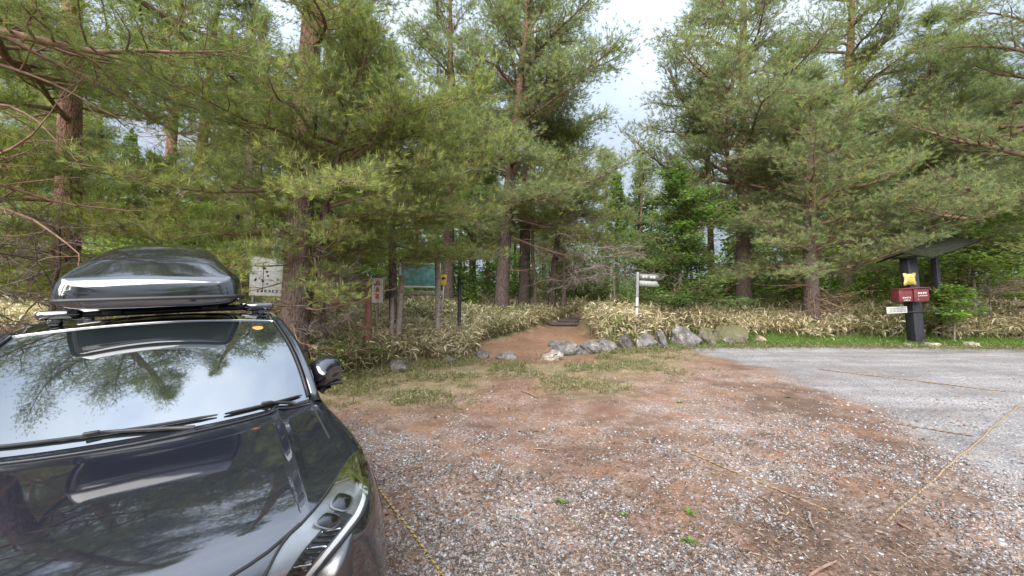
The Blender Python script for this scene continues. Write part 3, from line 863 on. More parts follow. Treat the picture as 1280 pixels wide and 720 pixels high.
# hood rear lip
pts = [tuple(drop(w * .755, ws_bot(w)[1] - .10 + .02 * abs(w), .004)) for w in np.linspace(-1, 1, 27)]
MB().tube(pts, .006, 6).build("hood_lip", M['trim'], car, smooth=True)
def glass_pt(w, v, off=.02):
    p = Vector(ws((w + 1) / 2, v)); return p + Vector((0, -off * .45, off * .9))
for (w0, v0), (w1, v1), pv in (((.95, .035), (.44, .030), (.60, 0)), ((.40, .035), (-.80, .050), (-.26, 0))):
    blade = MB()
    pts = [glass_pt(w0 + (w1 - w0) * q, v0 + (v1 - v0) * q, .012) for q in np.linspace(0, 1, 14)]
    blade.tube([tuple(p) for p in pts], [.004] + [.0075] * 12 + [.004], 8)
    wp = blade.build("wiper", M['rubber'], car, smooth=True)
    mid = glass_pt((w0 + w1) / 2, (v0 + v1) / 2, .024)
    far_ = glass_pt(w0 + (w1 - w0) * .95, v0 + (v1 - v0) * .95, .010)
    base = glass_pt(w0 + (w1 - w0) * .12 if w0 > .9 else w0 + (w1 - w0) * .1, -.02, .012)
    arm = MB(); arm.tube([tuple(base), tuple(base.lerp(mid, .3) + Vector((0, -.004, .003))), tuple(base.lerp(mid, .8) + Vector((0, 0, .002))), tuple(mid)], [.011, .010, .008, .006], 8)
    arm.box(tuple(mid), (.055, .022, .014), bev=.005)
    arm.build("wiper_arm", M['trim'], wp, smooth=True)
# sticker and mirror foot behind the glass edge
pw = glass_pt(.80, .86, .004)
V = [tuple(pw + Vector((.033 * math.cos(a), .016 * math.sin(a), .012 * math.sin(a) + .002))) for a in np.linspace(0, 2 * math.pi, 24, False)]
MB().add(V, [list(range(24))]).build("inspection_sticker", M['orange'], car)
# --- cross bars with feet
for s_c in (2.50, 3.32):
    v_ = (s_c - 2.15) / 2.03
    ze = rf(1.0, v_)[2]
    bar = MB()
    bar.tube([(t, s_c, ze + .085) for t in np.linspace(-.60, .665, 9)], .020, 10)
    bobj = bar.build("cross_bar", M['trim'], car, smooth=True)
    for sg in (-1, 1):
        ft = MB()
        ft.box((.575 if sg > 0 else -.535, s_c, ze + .088), (.21, .12, .062), bev=.026)
        ft.box((.60 if sg > 0 else -.56, s_c, ze + .045), (.07, .07, .06), bev=.014)
        ft.build("bar_foot", M['box_gloss'], bobj, smooth=True)

# ------------------------------------------------------------------ roof box (strapped on the bars: a thing of its own)
rb = empty("roof_box")
tag(rb, "glossy black cargo box mounted on top of the parked car", "roof box")
bz = rf(1.0, (2.5 - 2.15) / 2.03)[2] + .110
rb.matrix_basis = CM @ Matrix.Translation((-.012, 1.93, bz)) @ Matrix.Diagonal((1, 1, 1.2, 1))
#  station y, half width bottom, half width at shoulder, half width top, height, shoulder height
st_ = [(0.00, .33, .34, .31, .105, .085), (.012, .39, .41, .385, .140, .105), (.045, .41, .435, .40, .165, .12), (.185, .43, .46, .35, .262, .16), (.28, .435, .47, .335, .300, .165), (.52, .435, .47, .30, .370, .17),
       (.95, .435, .47, .29, .435, .17), (1.5, .42, .45, .27, .41, .16), (1.72, .39, .41, .25, .32, .14), (1.86, .31, .33, .22, .15, .09)]
V, F = [], []
for y, wb, wsx, wt, h, hs in st_:
    half = [(0, 0), (wb * .8, 0), (wb, .012), (wsx, .045), (wsx, hs * .75), (wsx - .012, hs), (wt, h * .88 if h > .2 else h * .97), (wt * .86, h * .965), (wt * .45, h), (0, h + .004)]
    V += [(t, y, z) for t, z in half] + [(-t, y, z) for t, z in half[-2:0:-1]]
rg = 18
for i in range(len(st_) - 1):
    for j in range(rg): F.append([i * rg + j, i * rg + (j + 1) % rg, (i + 1) * rg + (j + 1) % rg, (i + 1) * rg + j])
F.append(list(range(rg))[::-1]); F.append([(len(st_) - 1) * rg + k for k in range(rg)])
shell = MB().add(V, F).build("box_lid", M['box_gloss'], rb, smooth=True)
bm = bmesh.new(); bm.from_mesh(shell.data); bmesh.ops.recalc_face_normals(bm, faces=bm.faces)
cr = bm.edges.layers.float.new("crease_edge")
for e in bm.edges:
    a_, b_ = [v.index % rg for v in e.verts]
    if a_ == b_ and (a_ in (3, 5, 6, 12, 13, 15)): e[cr] = .7
    i_, j_ = [v.index // rg for v in e.verts]
    if i_ == j_ and i_ in (2, 3, 4): e[cr] = {2: .75, 3: .45, 4: .35}[i_]
bm.to_mesh(shell.data); bm.free()
m_ = shell.modifiers.new("smooth", 'SUBSURF'); m_.levels = 2; m_.render_levels = 2
lip = []
for y, wb, wsx, wt, h, hs in st_: lip.append((wsx + .004, y, .045))
full = [(0, -.006, .045)] + lip + [(0, 1.87, .045)] + [(-x, y, z) for x, y, z in lip[::-1]] + [(0, -.006, .045)]
MB().tube(full, .012, 6, False).build("box_rim", M['trim'], rb, smooth=True)
for t in (-.27, .27):
    for y in (.57, 1.39): MB().box((t, y, -.016), (.10, .07, .034), bev=.006).build("box_clamp", M['trim'], rb)
# ------------------------------------------------------------------ vegetation generators
class Acc:
    """tubes of many branches gathered for one part"""
    def __init__(s): s.V, s.F, s.n = [], [], 0
    def tube(s, pts, rad, n=5):
        V, F = tube(pts, rad, n); s.V.append(V); s.F.append(F + s.n); s.n += len(V)
    def prisms(s, A, B, r):
        """straight 3-sided twigs"""
        A = np.asarray(A, float); B = np.asarray(B, float)
        if not len(A): return
        d = B - A; d /= np.linalg.norm(d, axis=1)[:, None] + 1e-9
        u = np.cross(d, [0.3, .2, .93]); u /= np.linalg.norm(u, axis=1)[:, None] + 1e-9; w = np.cross(d, u)
        r = np.broadcast_to(np.asarray(r, float), (len(A),))[:, None]
        ring = [u * math.cos(a) + w * math.sin(a) for a in (0, 2.094, 4.189)]
        V = np.stack([A + r * q for q in ring] + [B + .4 * r * q for q in ring], 1)
        F = np.array([[0, 1, 4, 3], [1, 2, 5, 4], [2, 0, 3, 5]])[None] + (np.arange(len(A)) * 6)[:, None, None] + s.n
        s.V.append(V.reshape(-1, 3)); s.F.append(F.reshape(-1, 4)); s.n += 6 * len(A)
    def build(s, name, m, parent): return mesh_np(name, np.concatenate(s.V), np.concatenate(s.F), m, parent)

def needles(pos, dirs, rng, K, L, W, tints, back=.6, spread=(18, 62)):
    n = len(pos)
    pos = np.repeat(pos, K, 0); d = np.repeat(dirs, K, 0); N_ = len(pos)
    q = rng.normal(size=(N_, 3)); s = np.cross(d, q); s /= np.linalg.norm(s, axis=1)[:, None] + 1e-9
    th = np.radians(rng.uniform(spread[0], spread[1], N_))[:, None]
    l = (L * rng.uniform(.7, 1.15, N_))[:, None]
    b = pos - d * (rng.rand(N_, 1) * L * back)
    tip = b + (d * np.cos(th) + s * np.sin(th)) * l
    w = np.cross(d, s) * (W * .5)
    V = np.stack([b - w, b + w, tip], 1).reshape(-1, 3)
    T = np.repeat(np.repeat(tints, K, 0), 3, 0) * rng.uniform(.85, 1.18, (N_, 1)).repeat(3, 0)
    return V, T

def unit(v): return v / (np.linalg.norm(v, axis=-1, keepdims=True) + 1e-9)

GREEN = np.array([[.208, .258, .085], [.230, .276, .100], [.252, .288, .095], [.195, .232, .105]])
YELL = np.array([[.37, .39, .11], [.31, .36, .115], [.40, .40, .135]])
GREYG = np.array([[.230, .275, .135], [.258, .300, .150], [.206, .248, .122]])

def pine(name, label, base, H, r0, seed, lean=(0, 0), cb=.25, nb=40, L0=3.0, sp=.16, nl=.10, nw=0.0053, K=16, pal=GREEN, tipf=.15, bark='bark',
         low_el=0, bias=None, candle=0.0, dead=6, group=None, depth=10, trunk_n=12, fork=None, crown_top=1.0, flat=.5, secf=.40, minlen=.22, sweep=None, fill=5, limb=1.0, pe=1.6, tier=5):
    """one pine: trunk, branches and crown. bias=(azimuth, strength): longer limbs on that side"""
    rng = rs(seed)
    root = empty(name, base)
    tag(root, label, "pine tree", group)
    # trunk
    k = 14; t = np.linspace(0, 1, k)
    wob = np.cumsum(rng.normal(0, .5, (k, 2)), 0); wob -= wob[0]; wob *= .035 * H / 10
    ax = np.stack([lean[0] * t ** 1.3 + wob[:, 0] * t, lean[1] * t ** 1.3 + wob[:, 1] * t, t * H - .15], 1)
    rad = r0 * (1 - t) ** .8 + .02; rad[0] *= 1.28
    A = Acc(); A.tube(ax, rad, trunk_n)
    A.build("trunk", M[bark], root)
    def on(tt): return np.array([np.interp(tt, t, ax[:, i]) for i in range(3)])
    Br = Acc(); TA, TB = [], []; P, D, TI = [], [], []
    az = rng.rand() * 6.28
    for i in range(nb + dead):
        isdead = i >= nb
        q = (i + .5) / nb if not isdead else rng.rand()
        if not isdead and tier: q = min(.995, (math.floor(i / tier) + .5 + rng.normal(0, .16)) * tier / nb); q = max(.005, q)
        tt = cb + (crown_top - cb) * q ** .92 if not isdead else cb * rng.uniform(.45, 1.15)
        az += 2.4 + rng.normal(0, .5)
        if isdead: az = rng.rand() * 6.28
        u_ = (tt - cb) / (1 - cb)
        L = L0 * max(.12, (1 - max(0, u_) ** pe)) * rng.uniform(.55, 1.1) * (.75 if u_ < .06 else 1)
        if isdead: L = L0 * rng.uniform(.2, .55)
        if bias: L *= 1 + bias[1] * math.cos(az - bias[0])
        if L < .25: continue
        el = R(low_el + 60 * max(0, u_) ** 1.5 + rng.normal(0, 9))
        if isdead: el = R(rng.normal(-8, 12))
        n = 8; pts = [on(min(tt, .985))]; a_, e_ = az, el
        for j in range(n - 1):
            a_ += rng.normal(0, .16); e_ += rng.normal(0, .12) + (.07 if j > 3 else -.04)
            st = L / (n - 1)
            pts.append(pts[-1] + st * np.array([math.cos(e_) * math.cos(a_), math.cos(e_) * math.sin(a_), math.sin(e_)]))
        pts = np.array(pts)
        rb_ = min(r0 * .34, .010 + .0135 * L) * (1 if not isdead else .7) * limb
        s_ = np.linspace(0, 1, n)
        Br.tube(pts, rb_ * (1 - .85 * s_), 6)
        ns = int(max(4, L / (.20 if not isdead else .4)))
        sgn = 1
        for m in range(ns + 1):
            f = .22 + .78 * (m + rng.rand() * .5) / ns if m < ns else 1.0
            f = min(f, 1.0)
            p0 = np.array([np.interp(f, s_, pts[:, i_]) for i_ in range(3)])
            i0 = min(int(f * (n - 1)), n - 2); bd = unit(pts[i0 + 1] - pts[i0])
            sgn = -sgn
            ang = sgn * R(rng.uniform(35, 70)) if m < ns else rng.normal(0, .2)
            sd = np.array([bd[0] * math.cos(ang) - bd[1] * math.sin(ang), bd[0] * math.sin(ang) + bd[1] * math.cos(ang), bd[2] * .6 + rng.normal(.08, .11)])
            sd = unit(sd)
            l2 = max(minlen, L * secf * (1.1 - .75 * f) * rng.uniform(.6, 1.25))
            k2 = 5; sp_ = [p0]
            cd = sd.copy()
            for j in range(k2 - 1):
                cd = unit(cd + rng.normal(0, .16, 3) + np.array([0, 0, .07 if not isdead else -.03])); sp_.append(sp_[-1] + cd * l2 / (k2 - 1))
            sp_ = np.array(sp_)
            Br.tube(sp_, np.linspace(max(.006, rb_ * (1 - .8 * f) * .5), .004, k2), 4)
            nt_ = max(3, int(l2 / sp * 1.25))
            fs = np.linspace(.22, 1, nt_)
            q2 = np.stack([np.interp(fs, np.linspace(0, 1, k2), sp_[:, i_]) for i_ in range(3)], 1)
            tn = unit(np.gradient(sp_, axis=0)); q2d = unit(np.stack([np.interp(fs, np.linspace(0, 1, k2), tn[:, i_]) for i_ in range(3)], 1))
            side_ = np.where(np.arange(nt_) % 2, 1, -1)[:, None] * np.stack([-q2d[:, 1], q2d[:, 0], q2d[:, 2] * 0], 1)
            td = unit(q2d * .6 + side_ * rng.uniform(.3, 1, (nt_, 1)) + np.array([0, 0, 1]) * rng.normal(.12, .3, (nt_, 1)))
            tl = rng.uniform(.5, 1.5, (nt_, 1)) * sp * 1.5
            if isdead:
                TA.append(q2); TB.append(q2 + td * tl * 1.4); continue
            e1 = q2 + td * tl
            TA.append(q2); TB.append(e1)
            up = np.array([0, 0, 1.0])
            base_c = pal[rng.randint(len(pal))] * rng.uniform(.8, 1.15)
            for pp, dd_, w_ in ((e1, td, .45), (q2 + td * tl * .5, td, .25)):
                P.append(pp); D.append(unit(dd_ + up * w_))
                c = np.tile(base_c, (len(pp), 1)) * rng.uniform(.8, 1.2, (len(pp), 1))
                tip = (rng.rand(len(pp)) < tipf)[:, None]
                TI.append(np.where(tip, YELL[rng.randint(len(YELL))], c))
            P.append(sp_[-1:]); D.append(unit(cd + up * .5)[None]); TI.append(base_c[None])
            if fill:
                # side shoots: short twigs round every twig end, spread flat, each with its tuft
                kk = fill * len(e1); src = np.repeat(q2 + td * tl * .6, fill, 0)
                o_ = rng.normal(0, 1, (kk, 3)) * np.array([1, 1, .32]) * sp * 1.25
                pp = src + o_; dd_ = unit(o_ * np.array([1, 1, .6]) / sp * .6 + np.repeat(td, fill, 0) * .4 + up * rng.uniform(.1, .7, (kk, 1)))
                P.append(pp); D.append(dd_)
                c = base_c * rng.uniform(.78, 1.22, (kk, 1)); tip = (rng.rand(kk) < tipf)[:, None]
                TI.append(np.where(tip, YELL[rng.randint(len(YELL))], c))
                hs = rng.rand(kk) < .5
                TA.append(src[hs]); TB.append(pp[hs])
    if TA: Br.prisms(np.concatenate(TA), np.concatenate(TB), .0035 if depth < 14 else .006)
    Br.build("branches", M['twig'] if bark != 'bark_dark' else M['dead'] if False else M['twig'], root)
    P, D, TI = np.concatenate(P), np.concatenate(D), np.concatenate(TI)
    V, T = needles(P, D, rng, K, nl, nw, TI)
    if candle:
        sel = rng.rand(len(P)) < candle
        cp, cdn = P[sel], unit(D[sel] * .3 + np.array([0, 0, 1.0]) + rng.normal(0, .15, (sel.sum(), 3)))
        cv, ct = needles(cp + cdn * nl * .4, cdn, rng, 3, nl * .85, nw * 1.5, np.tile(np.array([[.46, .45, .19]]), (len(cp), 1)), back=.0, spread=(0, 12))
        V = np.concatenate([V, cv]); T = np.concatenate([T, ct])
    mesh_np("crown", V, np.arange(len(V)).reshape(-1, 3), M['needle'], root, smooth=False, tint=T)
    STATS.append((name, len(P), len(V) // 3))
    return root
STATS = []

def leaves(pos, rng, size, tints, flat=.35):
    n = len(pos)
    nrm = unit(np.stack([rng.normal(0, flat, n), rng.normal(0, flat, n), np.ones(n)], 1))
    a = rng.rand(n) * 6.283
    d = np.stack([np.cos(a), np.sin(a), np.zeros(n)], 1); d = unit(d - nrm * (d * nrm).sum(1, keepdims=True)); s = np.cross(nrm, d)
    l = (size * rng.uniform(.6, 1.25, n))[:, None]
    V = np.stack([pos - d * l * .5, pos + s * l * .32 + nrm * l * .06, pos + d * l * .55 - nrm * l * .1, pos - s * l * .32 + nrm * l * .06], 1)
    return V.reshape(-1, 3), np.arange(4 * n).reshape(-1, 4), np.repeat(tints * rng.uniform(.8, 1.25, (n, 1)), 4, 0)
FRESH = np.array([[.17, .265, .055], [.21, .30, .065], [.145, .225, .05], [.25, .33, .085]])
MIDG = np.array([[.105, .165, .05], [.125, .185, .058], [.14, .20, .065]])

def broadleaf(name, label, base, H, r0, seed, spread=2.0, nb=26, per=90, size=.09, pal=FRESH, cb=.25, layered=True, cat="tree", group=None, stems=1, kid="crown", bare=0.0, flat=.35):
    rng = rs(seed)
    root = empty(name, base); tag(root, label, cat, group)
    A = Acc(); B = Acc(); P, TI, TA, TB = [], [], [], []
    for s in range(stems):
        k = 9; t = np.linspace(0, 1, k)
        a0 = rng.rand() * 6.28; out = 0 if stems == 1 else .38 * spread
        w = np.cumsum(rng.normal(0, .10, (k, 2)), 0) * H * .06
        Hs = H * (1 if s == 0 else rng.uniform(.6, .95))
        ax = np.stack([out * math.cos(a0) * t + w[:, 0], out * math.sin(a0) * t + w[:, 1], t * Hs - .1], 1)
        A.tube(ax, r0 * (1 - .9 * t), 7)
        for i in range(nb // stems):
            tt = cb + (1 - cb) * (i + rng.rand()) / (nb // stems); az = rng.rand() * 6.28
            tt = min(tt, .98)
            L = spread * (1.05 - .75 * ((tt - cb) / (1 - cb)) ** 1.4) * rng.uniform(.55, 1.1)
            p = np.array([np.interp(tt, t, ax[:, j]) for j in range(3)]); el = rng.normal(.22, .18) + .5 * (1 - cb) * max(0, tt - .6)
            pts = [p]
            for j in range(5):
                az += rng.normal(0, .2); el += rng.normal(-.03, .12)
                pts.append(pts[-1] + L / 5 * np.array([math.cos(el) * math.cos(az), math.cos(el) * math.sin(az), math.sin(el)]))
            pts = np.array(pts); B.tube(pts, np.linspace(max(.008, r0 * .3), .004, 6), 5)
            n = int(per * L / spread * rng.uniform(.6, 1.2))
            f = rng.rand(n) ** .7; c = np.stack([np.interp(f, np.linspace(0, 1, 6), pts[:, j]) for j in range(3)], 1)
            wd = L * .38 * np.sqrt(rng.rand(n)) * (.35 + .65 * np.sin(np.pi * np.clip(f * .8 + .15, 0, 1)))
            aa = rng.rand(n) * 6.28
            # leaves sit in clumps round the twig ends
            q = c + np.stack([np.cos(aa) * wd, np.sin(aa) * wd, rng.normal(0, .05 if layered else .22, n) * spread * .6], 1)
            q = np.where(rng.rand(n, 1) < .65, q, q[rng.randint(0, max(1, n), n)] + rng.normal(0, size * 1.1, (n, 3)) * np.array([1, 1, .5])) if n else q
            nt_ = max(3, n // 9); sel = rng.randint(0, max(n, 1), nt_)
            if n: TA.append(c[sel]); TB.append(q[sel])
            keep = rng.rand(n) >= bare
            P.append(q[keep]); TI.append(np.tile(pal[rng.randint(len(pal))] * rng.uniform(.8, 1.15), (keep.sum(), 1)))
    A.build("trunk" if stems == 1 else "stems", M['bark_grey'] if stems == 1 else M['twig'], root)
    B.prisms(np.concatenate(TA), np.concatenate(TB), .004); B.build("branches", M['twig'], root)
    P, TI = np.concatenate(P), np.concatenate(TI)
    if len(P):
        V, F, T = leaves(P, rng, size, TI, flat)
        mesh_np(kid, V, F, M['leaf'], root, smooth=False, tint=T)
    STATS.append((name, len(P), 2 * len(P)))
    return root

def bare_tree(name, label, base, H, r0, seed, spread=2.0, nb=22, mat='dead', lean=(0, 0), depthlev=3, cb=.25, droop=0.0, cat="tree", group=None, twr=.005):
    """leafless tree with a haze of fine twigs"""
    rng = rs(seed); root = empty(name, base); tag(root, label, cat, group)
    k = 9; t = np.linspace(0, 1, k); w = np.cumsum(rng.normal(0, .12, (k, 2)), 0) * H * .07
    ax = np.stack([lean[0] * t + w[:, 0], lean[1] * t + w[:, 1], t * H - .1], 1)
    A = Acc(); A.tube(ax, r0 * (1 - .9 * t) + .008, 8); A.build("trunk", M['bark_dark'], root)
    B = Acc(); TA, TB = [], []
    for i in range(nb):
        tt = cb + (.97 - cb) * rng.rand(); az = rng.rand() * 6.28; L = spread * rng.uniform(.5, 1.1); el = rng.normal(.3 - droop, .25)
        pts = [np.array([np.interp(tt, t, ax[:, j]) for j in range(3)])]
        for j in range(6):
            az += rng.normal(0, .28); el += rng.normal(-droop * .15, .18)
            pts.append(pts[-1] + L / 6 * np.array([math.cos(el) * math.cos(az), math.cos(el) * math.sin(az), math.sin(el)]))
        pts = np.array(pts); B.tube(pts, np.linspace(max(.012, r0 * .3), .005, 7), 5)
        for m in range(int(14 * L / spread) + 4):
            f = rng.uniform(.2, 1); p0 = np.array([np.interp(f, np.linspace(0, 1, 7), pts[:, j]) for j in range(3)])
            d = unit(rng.normal(0, 1, 3) * np.array([1, 1, .5])); l = L * .3 * rng.uniform(.5, 1.2)
            q = [p0]
            for j in range(3): d = unit(d + rng.normal(0, .35, 3) - np.array([0, 0, droop * .3])); q.append(q[-1] + d * l / 3)
            q = np.array(q); B.tube(q, np.linspace(.008, .003, 4), 3)
            for z in range(7):
                f2 = rng.rand(); a_ = np.array([np.interp(f2, np.linspace(0, 1, 4), q[:, j]) for j in range(3)])
                TA.append(a_); TB.append(a_ + unit(d + rng.normal(0, .7, 3)) * l * .45 * rng.uniform(.4, 1.2))
    B.prisms(np.array(TA), np.array(TB), twr); B.build("twigs", M[mat], root)
    return root

def gp(u, depth, dz=0.0):
    x = (u - 640) / FPX * depth
    return (x, depth, tz(x, depth) + dz)

# ------------------------------------------------------------------ hero trees
pine("pine_tree", "red-barked pine standing behind the roof box, leftmost full trunk with yellowish low branches", gp(82, 9.0), 19, .235, 11, lean=(.15, .2), cb=.15, nb=50, L0=3.9, sp=.17, nl=.115, nw=0.0063, K=17,
     pal=np.concatenate([GREEN, YELL[:1]]), tipf=.34, bark='bark_red', low_el=-2, candle=.16, dead=16, depth=9, bias=(-2.0, .35))
pine("pine_tree", "thick leaning pine with rough brown bark beside the right roof bar of the car", gp(366, 7.6), 17, .24, 23, lean=(.9, .3), cb=.12, nb=48, L0=3.4, pe=.9, sp=.155, nl=.115, nw=0.0059, K=18,
     pal=GREEN, tipf=.22, bark='bark', low_el=2, candle=.16, dead=16, depth=8, bias=(-.35, .25))
pine("pine_tree", "young bushy pine behind the grey fence posts, left of the yellow sign", gp(492, 11.0), 7.8, .11, 31, lean=(-.1, 0), cb=.31, nb=48, L0=2.7, sp=.17, nl=.12, nw=0.0066, K=16, pal=GREEN, tipf=.25, low_el=2, candle=.16, dead=6, depth=11)
pine("pine_tree", "bare-stemmed left one of the twin trunks above the roof box", gp(203, 15.5), 15, .25, 41, lean=(.9, 0), cb=.52, nb=22, L0=3.0, sp=.24, nl=.17, nw=0.0117, K=12, pal=GREEN, tipf=.05, bark='bark', dead=24, depth=16)
pine("pine_tree", "orange-barked right one of the twin trunks above the roof box", gp(236, 16.5), 15.5, .27, 43, lean=(1.3, 0), cb=.55, nb=22, L0=3.0, sp=.24, nl=.17, nw=0.0117, K=12, pal=GREEN, tipf=.05, bark='bark_red', dead=24, depth=16)
pine("pine_tree", "tall leaning dark pine at the left edge of the red footpath, limbs over it", gp(626, 17.5), 17.5, .30, 55, lean=(1.5, .4), cb=.24, nb=46, L0=5.0, sp=.25, nl=.18, nw=0.0125, K=13, pal=GREYG, tipf=.12, bark='bark_dark', low_el=6, dead=14, limb=1.45, depth=18, bias=(0.1, .25))
pine("pine_tree", "slimmer dark pine close behind the leaning pine at the footpath", gp(655, 19.5), 19, .27, 57, lean=(.5, .3), cb=.36, nb=36, L0=4.6, sp=.27, nl=.19, nw=0.0133, K=12, pal=GREYG, tipf=.08, bark='bark_dark', low_el=8, dead=10, limb=1.45, depth=20)
pine("pine_tree", "tall pine filling the left side of the sky gap, trunk hidden by the young pine", gp(560, 19.0), 18, .27, 59, lean=(.2, .3), cb=.20, nb=42, L0=4.0, sp=.27, nl=.19, nw=0.0133, K=12, pal=GREYG, tipf=.08, bark='bark', low_el=8, dead=8, limb=1.45, depth=20)
pine("pine_tree", "big pine with an orange upper trunk right of the sky gap", gp(930, 19.0), 20, .34, 61, lean=(.2, 0), cb=.20, nb=62, L0=5.9, sp=.27, nl=.19, nw=0.0133, K=13, pal=GREYG, tipf=.10, bark='bark', low_el=4, dead=14, fill=4, limb=1.45, depth=19, bias=(3.3, .05))
pine("pine_tree", "many-limbed dark-trunked pine right of centre, foliage hanging low over the bamboo grass", gp(1014, 15.8), 9.8, .30, 67, lean=(-.3, -.4), cb=.20, nb=50, L0=4.3, sp=.22, nl=.16, nw=0.0109, K=14, pal=GREYG, tipf=.15, bark='bark_dark', low_el=8, dead=14, fill=4, limb=1.45, depth=15)
pine("pine_tree", "very tall pine behind the left red box, with orange bark above the lower foliage", gp(1056, 21.0), 21, .36, 71, lean=(.8, 0), cb=.24, nb=54, L0=5.6, sp=.29, nl=.20, nw=0.0140, K=12, pal=GREEN, tipf=.10, bark='bark', low_el=4, dead=14, fill=4, limb=1.45, depth=20)
pine("pine_tree", "wide pine at the right edge with long limbs reaching left over the notice board", gp(1330, 14.5), 15.5, .34, 73, lean=(-.4, -.2), cb=.20, nb=52, L0=5.4, sp=.22, nl=.155, nw=0.0101, K=13, pal=GREYG, tipf=.14, bark='bark', low_el=2, dead=16, fill=4, limb=1.45, depth=14, bias=(3.3, .30))
pine("pine_tree", "dark pine just past the left edge whose limbs cross the top left corner", gp(-90, 5.4), 19, .26, 79, lean=(2.9, -.6), cb=.24, fill=7, nb=60, L0=4.6, sp=.19, nl=.12, nw=0.0066, K=14, pal=GREEN, tipf=.12, bark='bark_dark', low_el=4, dead=22, depth=9)
pine("pine_tree", "pine behind the thick leaning trunk, showing a reddish upper stem at the top", gp(415, 13.0), 10.5, .24, 83, lean=(-.3, .2), cb=.24, nb=34, L0=3.2, sp=.21, nl=.15, nw=0.0094, K=13, pal=GREYG, tipf=.10, bark='bark_red', low_el=6, dead=16, depth=13)
pine("pine_tree", "pine between the red-barked trunk and the thick leaning trunk, well behind the car", gp(310, 17.0), 14, .24, 85, lean=(.1, .2), cb=.42, nb=30, L0=2.6, sp=.25, nl=.17, nw=0.0117, K=12, pal=GREEN, tipf=.10, bark='bark_dark', low_el=6, dead=18, depth=17)

pine("pine_tree", "bushy bright pine right behind the thick leaning trunk, spreading to its right", gp(374, 8.3), 6.4, .08, 97, lean=(1.7, -.9), cb=.36, nb=56, L0=2.8, sp=.15, nl=.11, nw=0.0059, K=17, pal=GREEN, tipf=.38, low_el=3, candle=.2, dead=4, depth=8, bias=(-.2, .45))
pine("pine_tree", "low young pine with yellow-green shoots at the left border, in front of the red-barked trunk", gp(-25, 7.2), 4.5, .07, 87, cb=.34, nb=34, L0=2.4, sp=.15, nl=.105, nw=0.0059, K=17, pal=np.concatenate([GREEN, YELL]), tipf=.65, low_el=0, candle=.2, dead=6, depth=7)
pine("pine_tree", "low young pine with yellow-green shoots directly behind the roof box", gp(200, 9.4), 4.3, .07, 89, cb=.42, nb=32, L0=2.9, sp=.15, nl=.11, nw=0.0059, K=17, pal=np.concatenate([GREEN, YELL]), tipf=.65, low_el=-4, candle=.2, dead=6, depth=8)
pine("pine_tree", "dense dark pine between the many-limbed pine and the right edge, in the second row", gp(1165, 18.5), 14, .25, 93, cb=.2, nb=50, L0=4.4, sp=.26, nl=.18, nw=0.0125, K=12, pal=GREYG, tipf=.08, bark='bark_dark', low_el=4, dead=8, depth=18)
pine("pine_tree", "crooked low pine just left of the log steps, with layered yellow-green limbs", gp(688, 19.2), 8.6, .17, 95, lean=(.9, -.2), cb=.42, nb=30, L0=3.5, sp=.22, nl=.16, nw=0.0109, K=13, pal=GREEN, tipf=.3, bark='bark_dark', low_el=0, dead=14, depth=17)
# ------------------------------------------------------------------ mid and far pines
kw = dict(dead=8)
proto = [pine("pine_tree", "", (0, 0, 0), 15, .23, 100 + i, lean=(.3 - .2 * i, 0), cb=(.24, .30, .20, .36)[i], nb=38, L0=(3.6, 3.0, 4.0, 3.2)[i], sp=.33, nl=.23, nw=0.0179, K=11,
              pal=(GREYG, GREEN, GREYG, GREEN)[i], tipf=.06, bark=('bark_dark', 'bark', 'bark', 'bark_dark')[i], depth=25, **kw) for i in range(4)]
rng = rs(77)
spots = []   # (u, depth, proto, scale, turn)
mids = [(-20, 17, 1), (40, 22, 3), (105, 30, 0), (120, 25, 2), (292, 24, 3), (335, 27, 1), (445, 22, 0), (520, 28, 2), (590, 27, 3), (700, 30, 1), (845, 31, 0), (890, 25, 3), (985, 24, 1), (1090, 27, 0), (1150, 24, 3), (1205, 20, 2), (1245, 27, 1), (1300, 23, 0), (610, 36, 1), (760, 44, 3), (800, 47, 0), (680, 40, 2)]
LBL = ["shaded pine far left behind the crooked limbs", "slim pine left of the red-barked trunk, further back", "pine far behind the roof box, just right of the red-barked trunk", "pine behind the left twin trunk, left of the gap of sky",
       "slim pine right of the orange twin trunk", "pine seen over the white sheet sign, far back", "pine behind the red-brown post, in the second row", "pine above the teal information board, far back", "pine above the black post, deep in the wood",
       "slim pine in the wood behind the bare crooked tree at the footpath", "pine straight behind the right end of the footpath signpost boards", "slim trunk between the maple and the big orange-trunked pine", "slim pine between the orange-trunked pine and the many-limbed pine", "pine left of the notice board post, deep in the wood",
       "slim dark trunk just behind the two red boxes", "pine over the far end of the mossy roof", "pine right of the mossy roof, deep in the wood", "pine at the right border of the wood, behind the long limbs", "pine deep in the wood above the log steps, left one", "lowest pine seen at the bottom of the sky gap, left one", "lowest pine seen at the bottom of the sky gap, right one", "pine deep in the wood above the log steps, right one"]
first = [True] * 4
for (u, dep, k), lb in zip(mids, LBL):
    o = proto[k] if first[k] else copy_tree(proto[k]); first[k] = False
    o.location = gp(u, dep, -.05); s = rng.uniform(.85, 1.15)
    if 720 < u < 870: s = (.36 * dep + .8) / 15 * rng.uniform(.9, 1.05)
    if 470 < u < 545: s *= .8
    o.scale = (s, s, s); o.rotation_euler = (0, 0, rng.rand() * 6.28)
    o["label"] = lb; o["group"] = "pines of the second row and beyond"

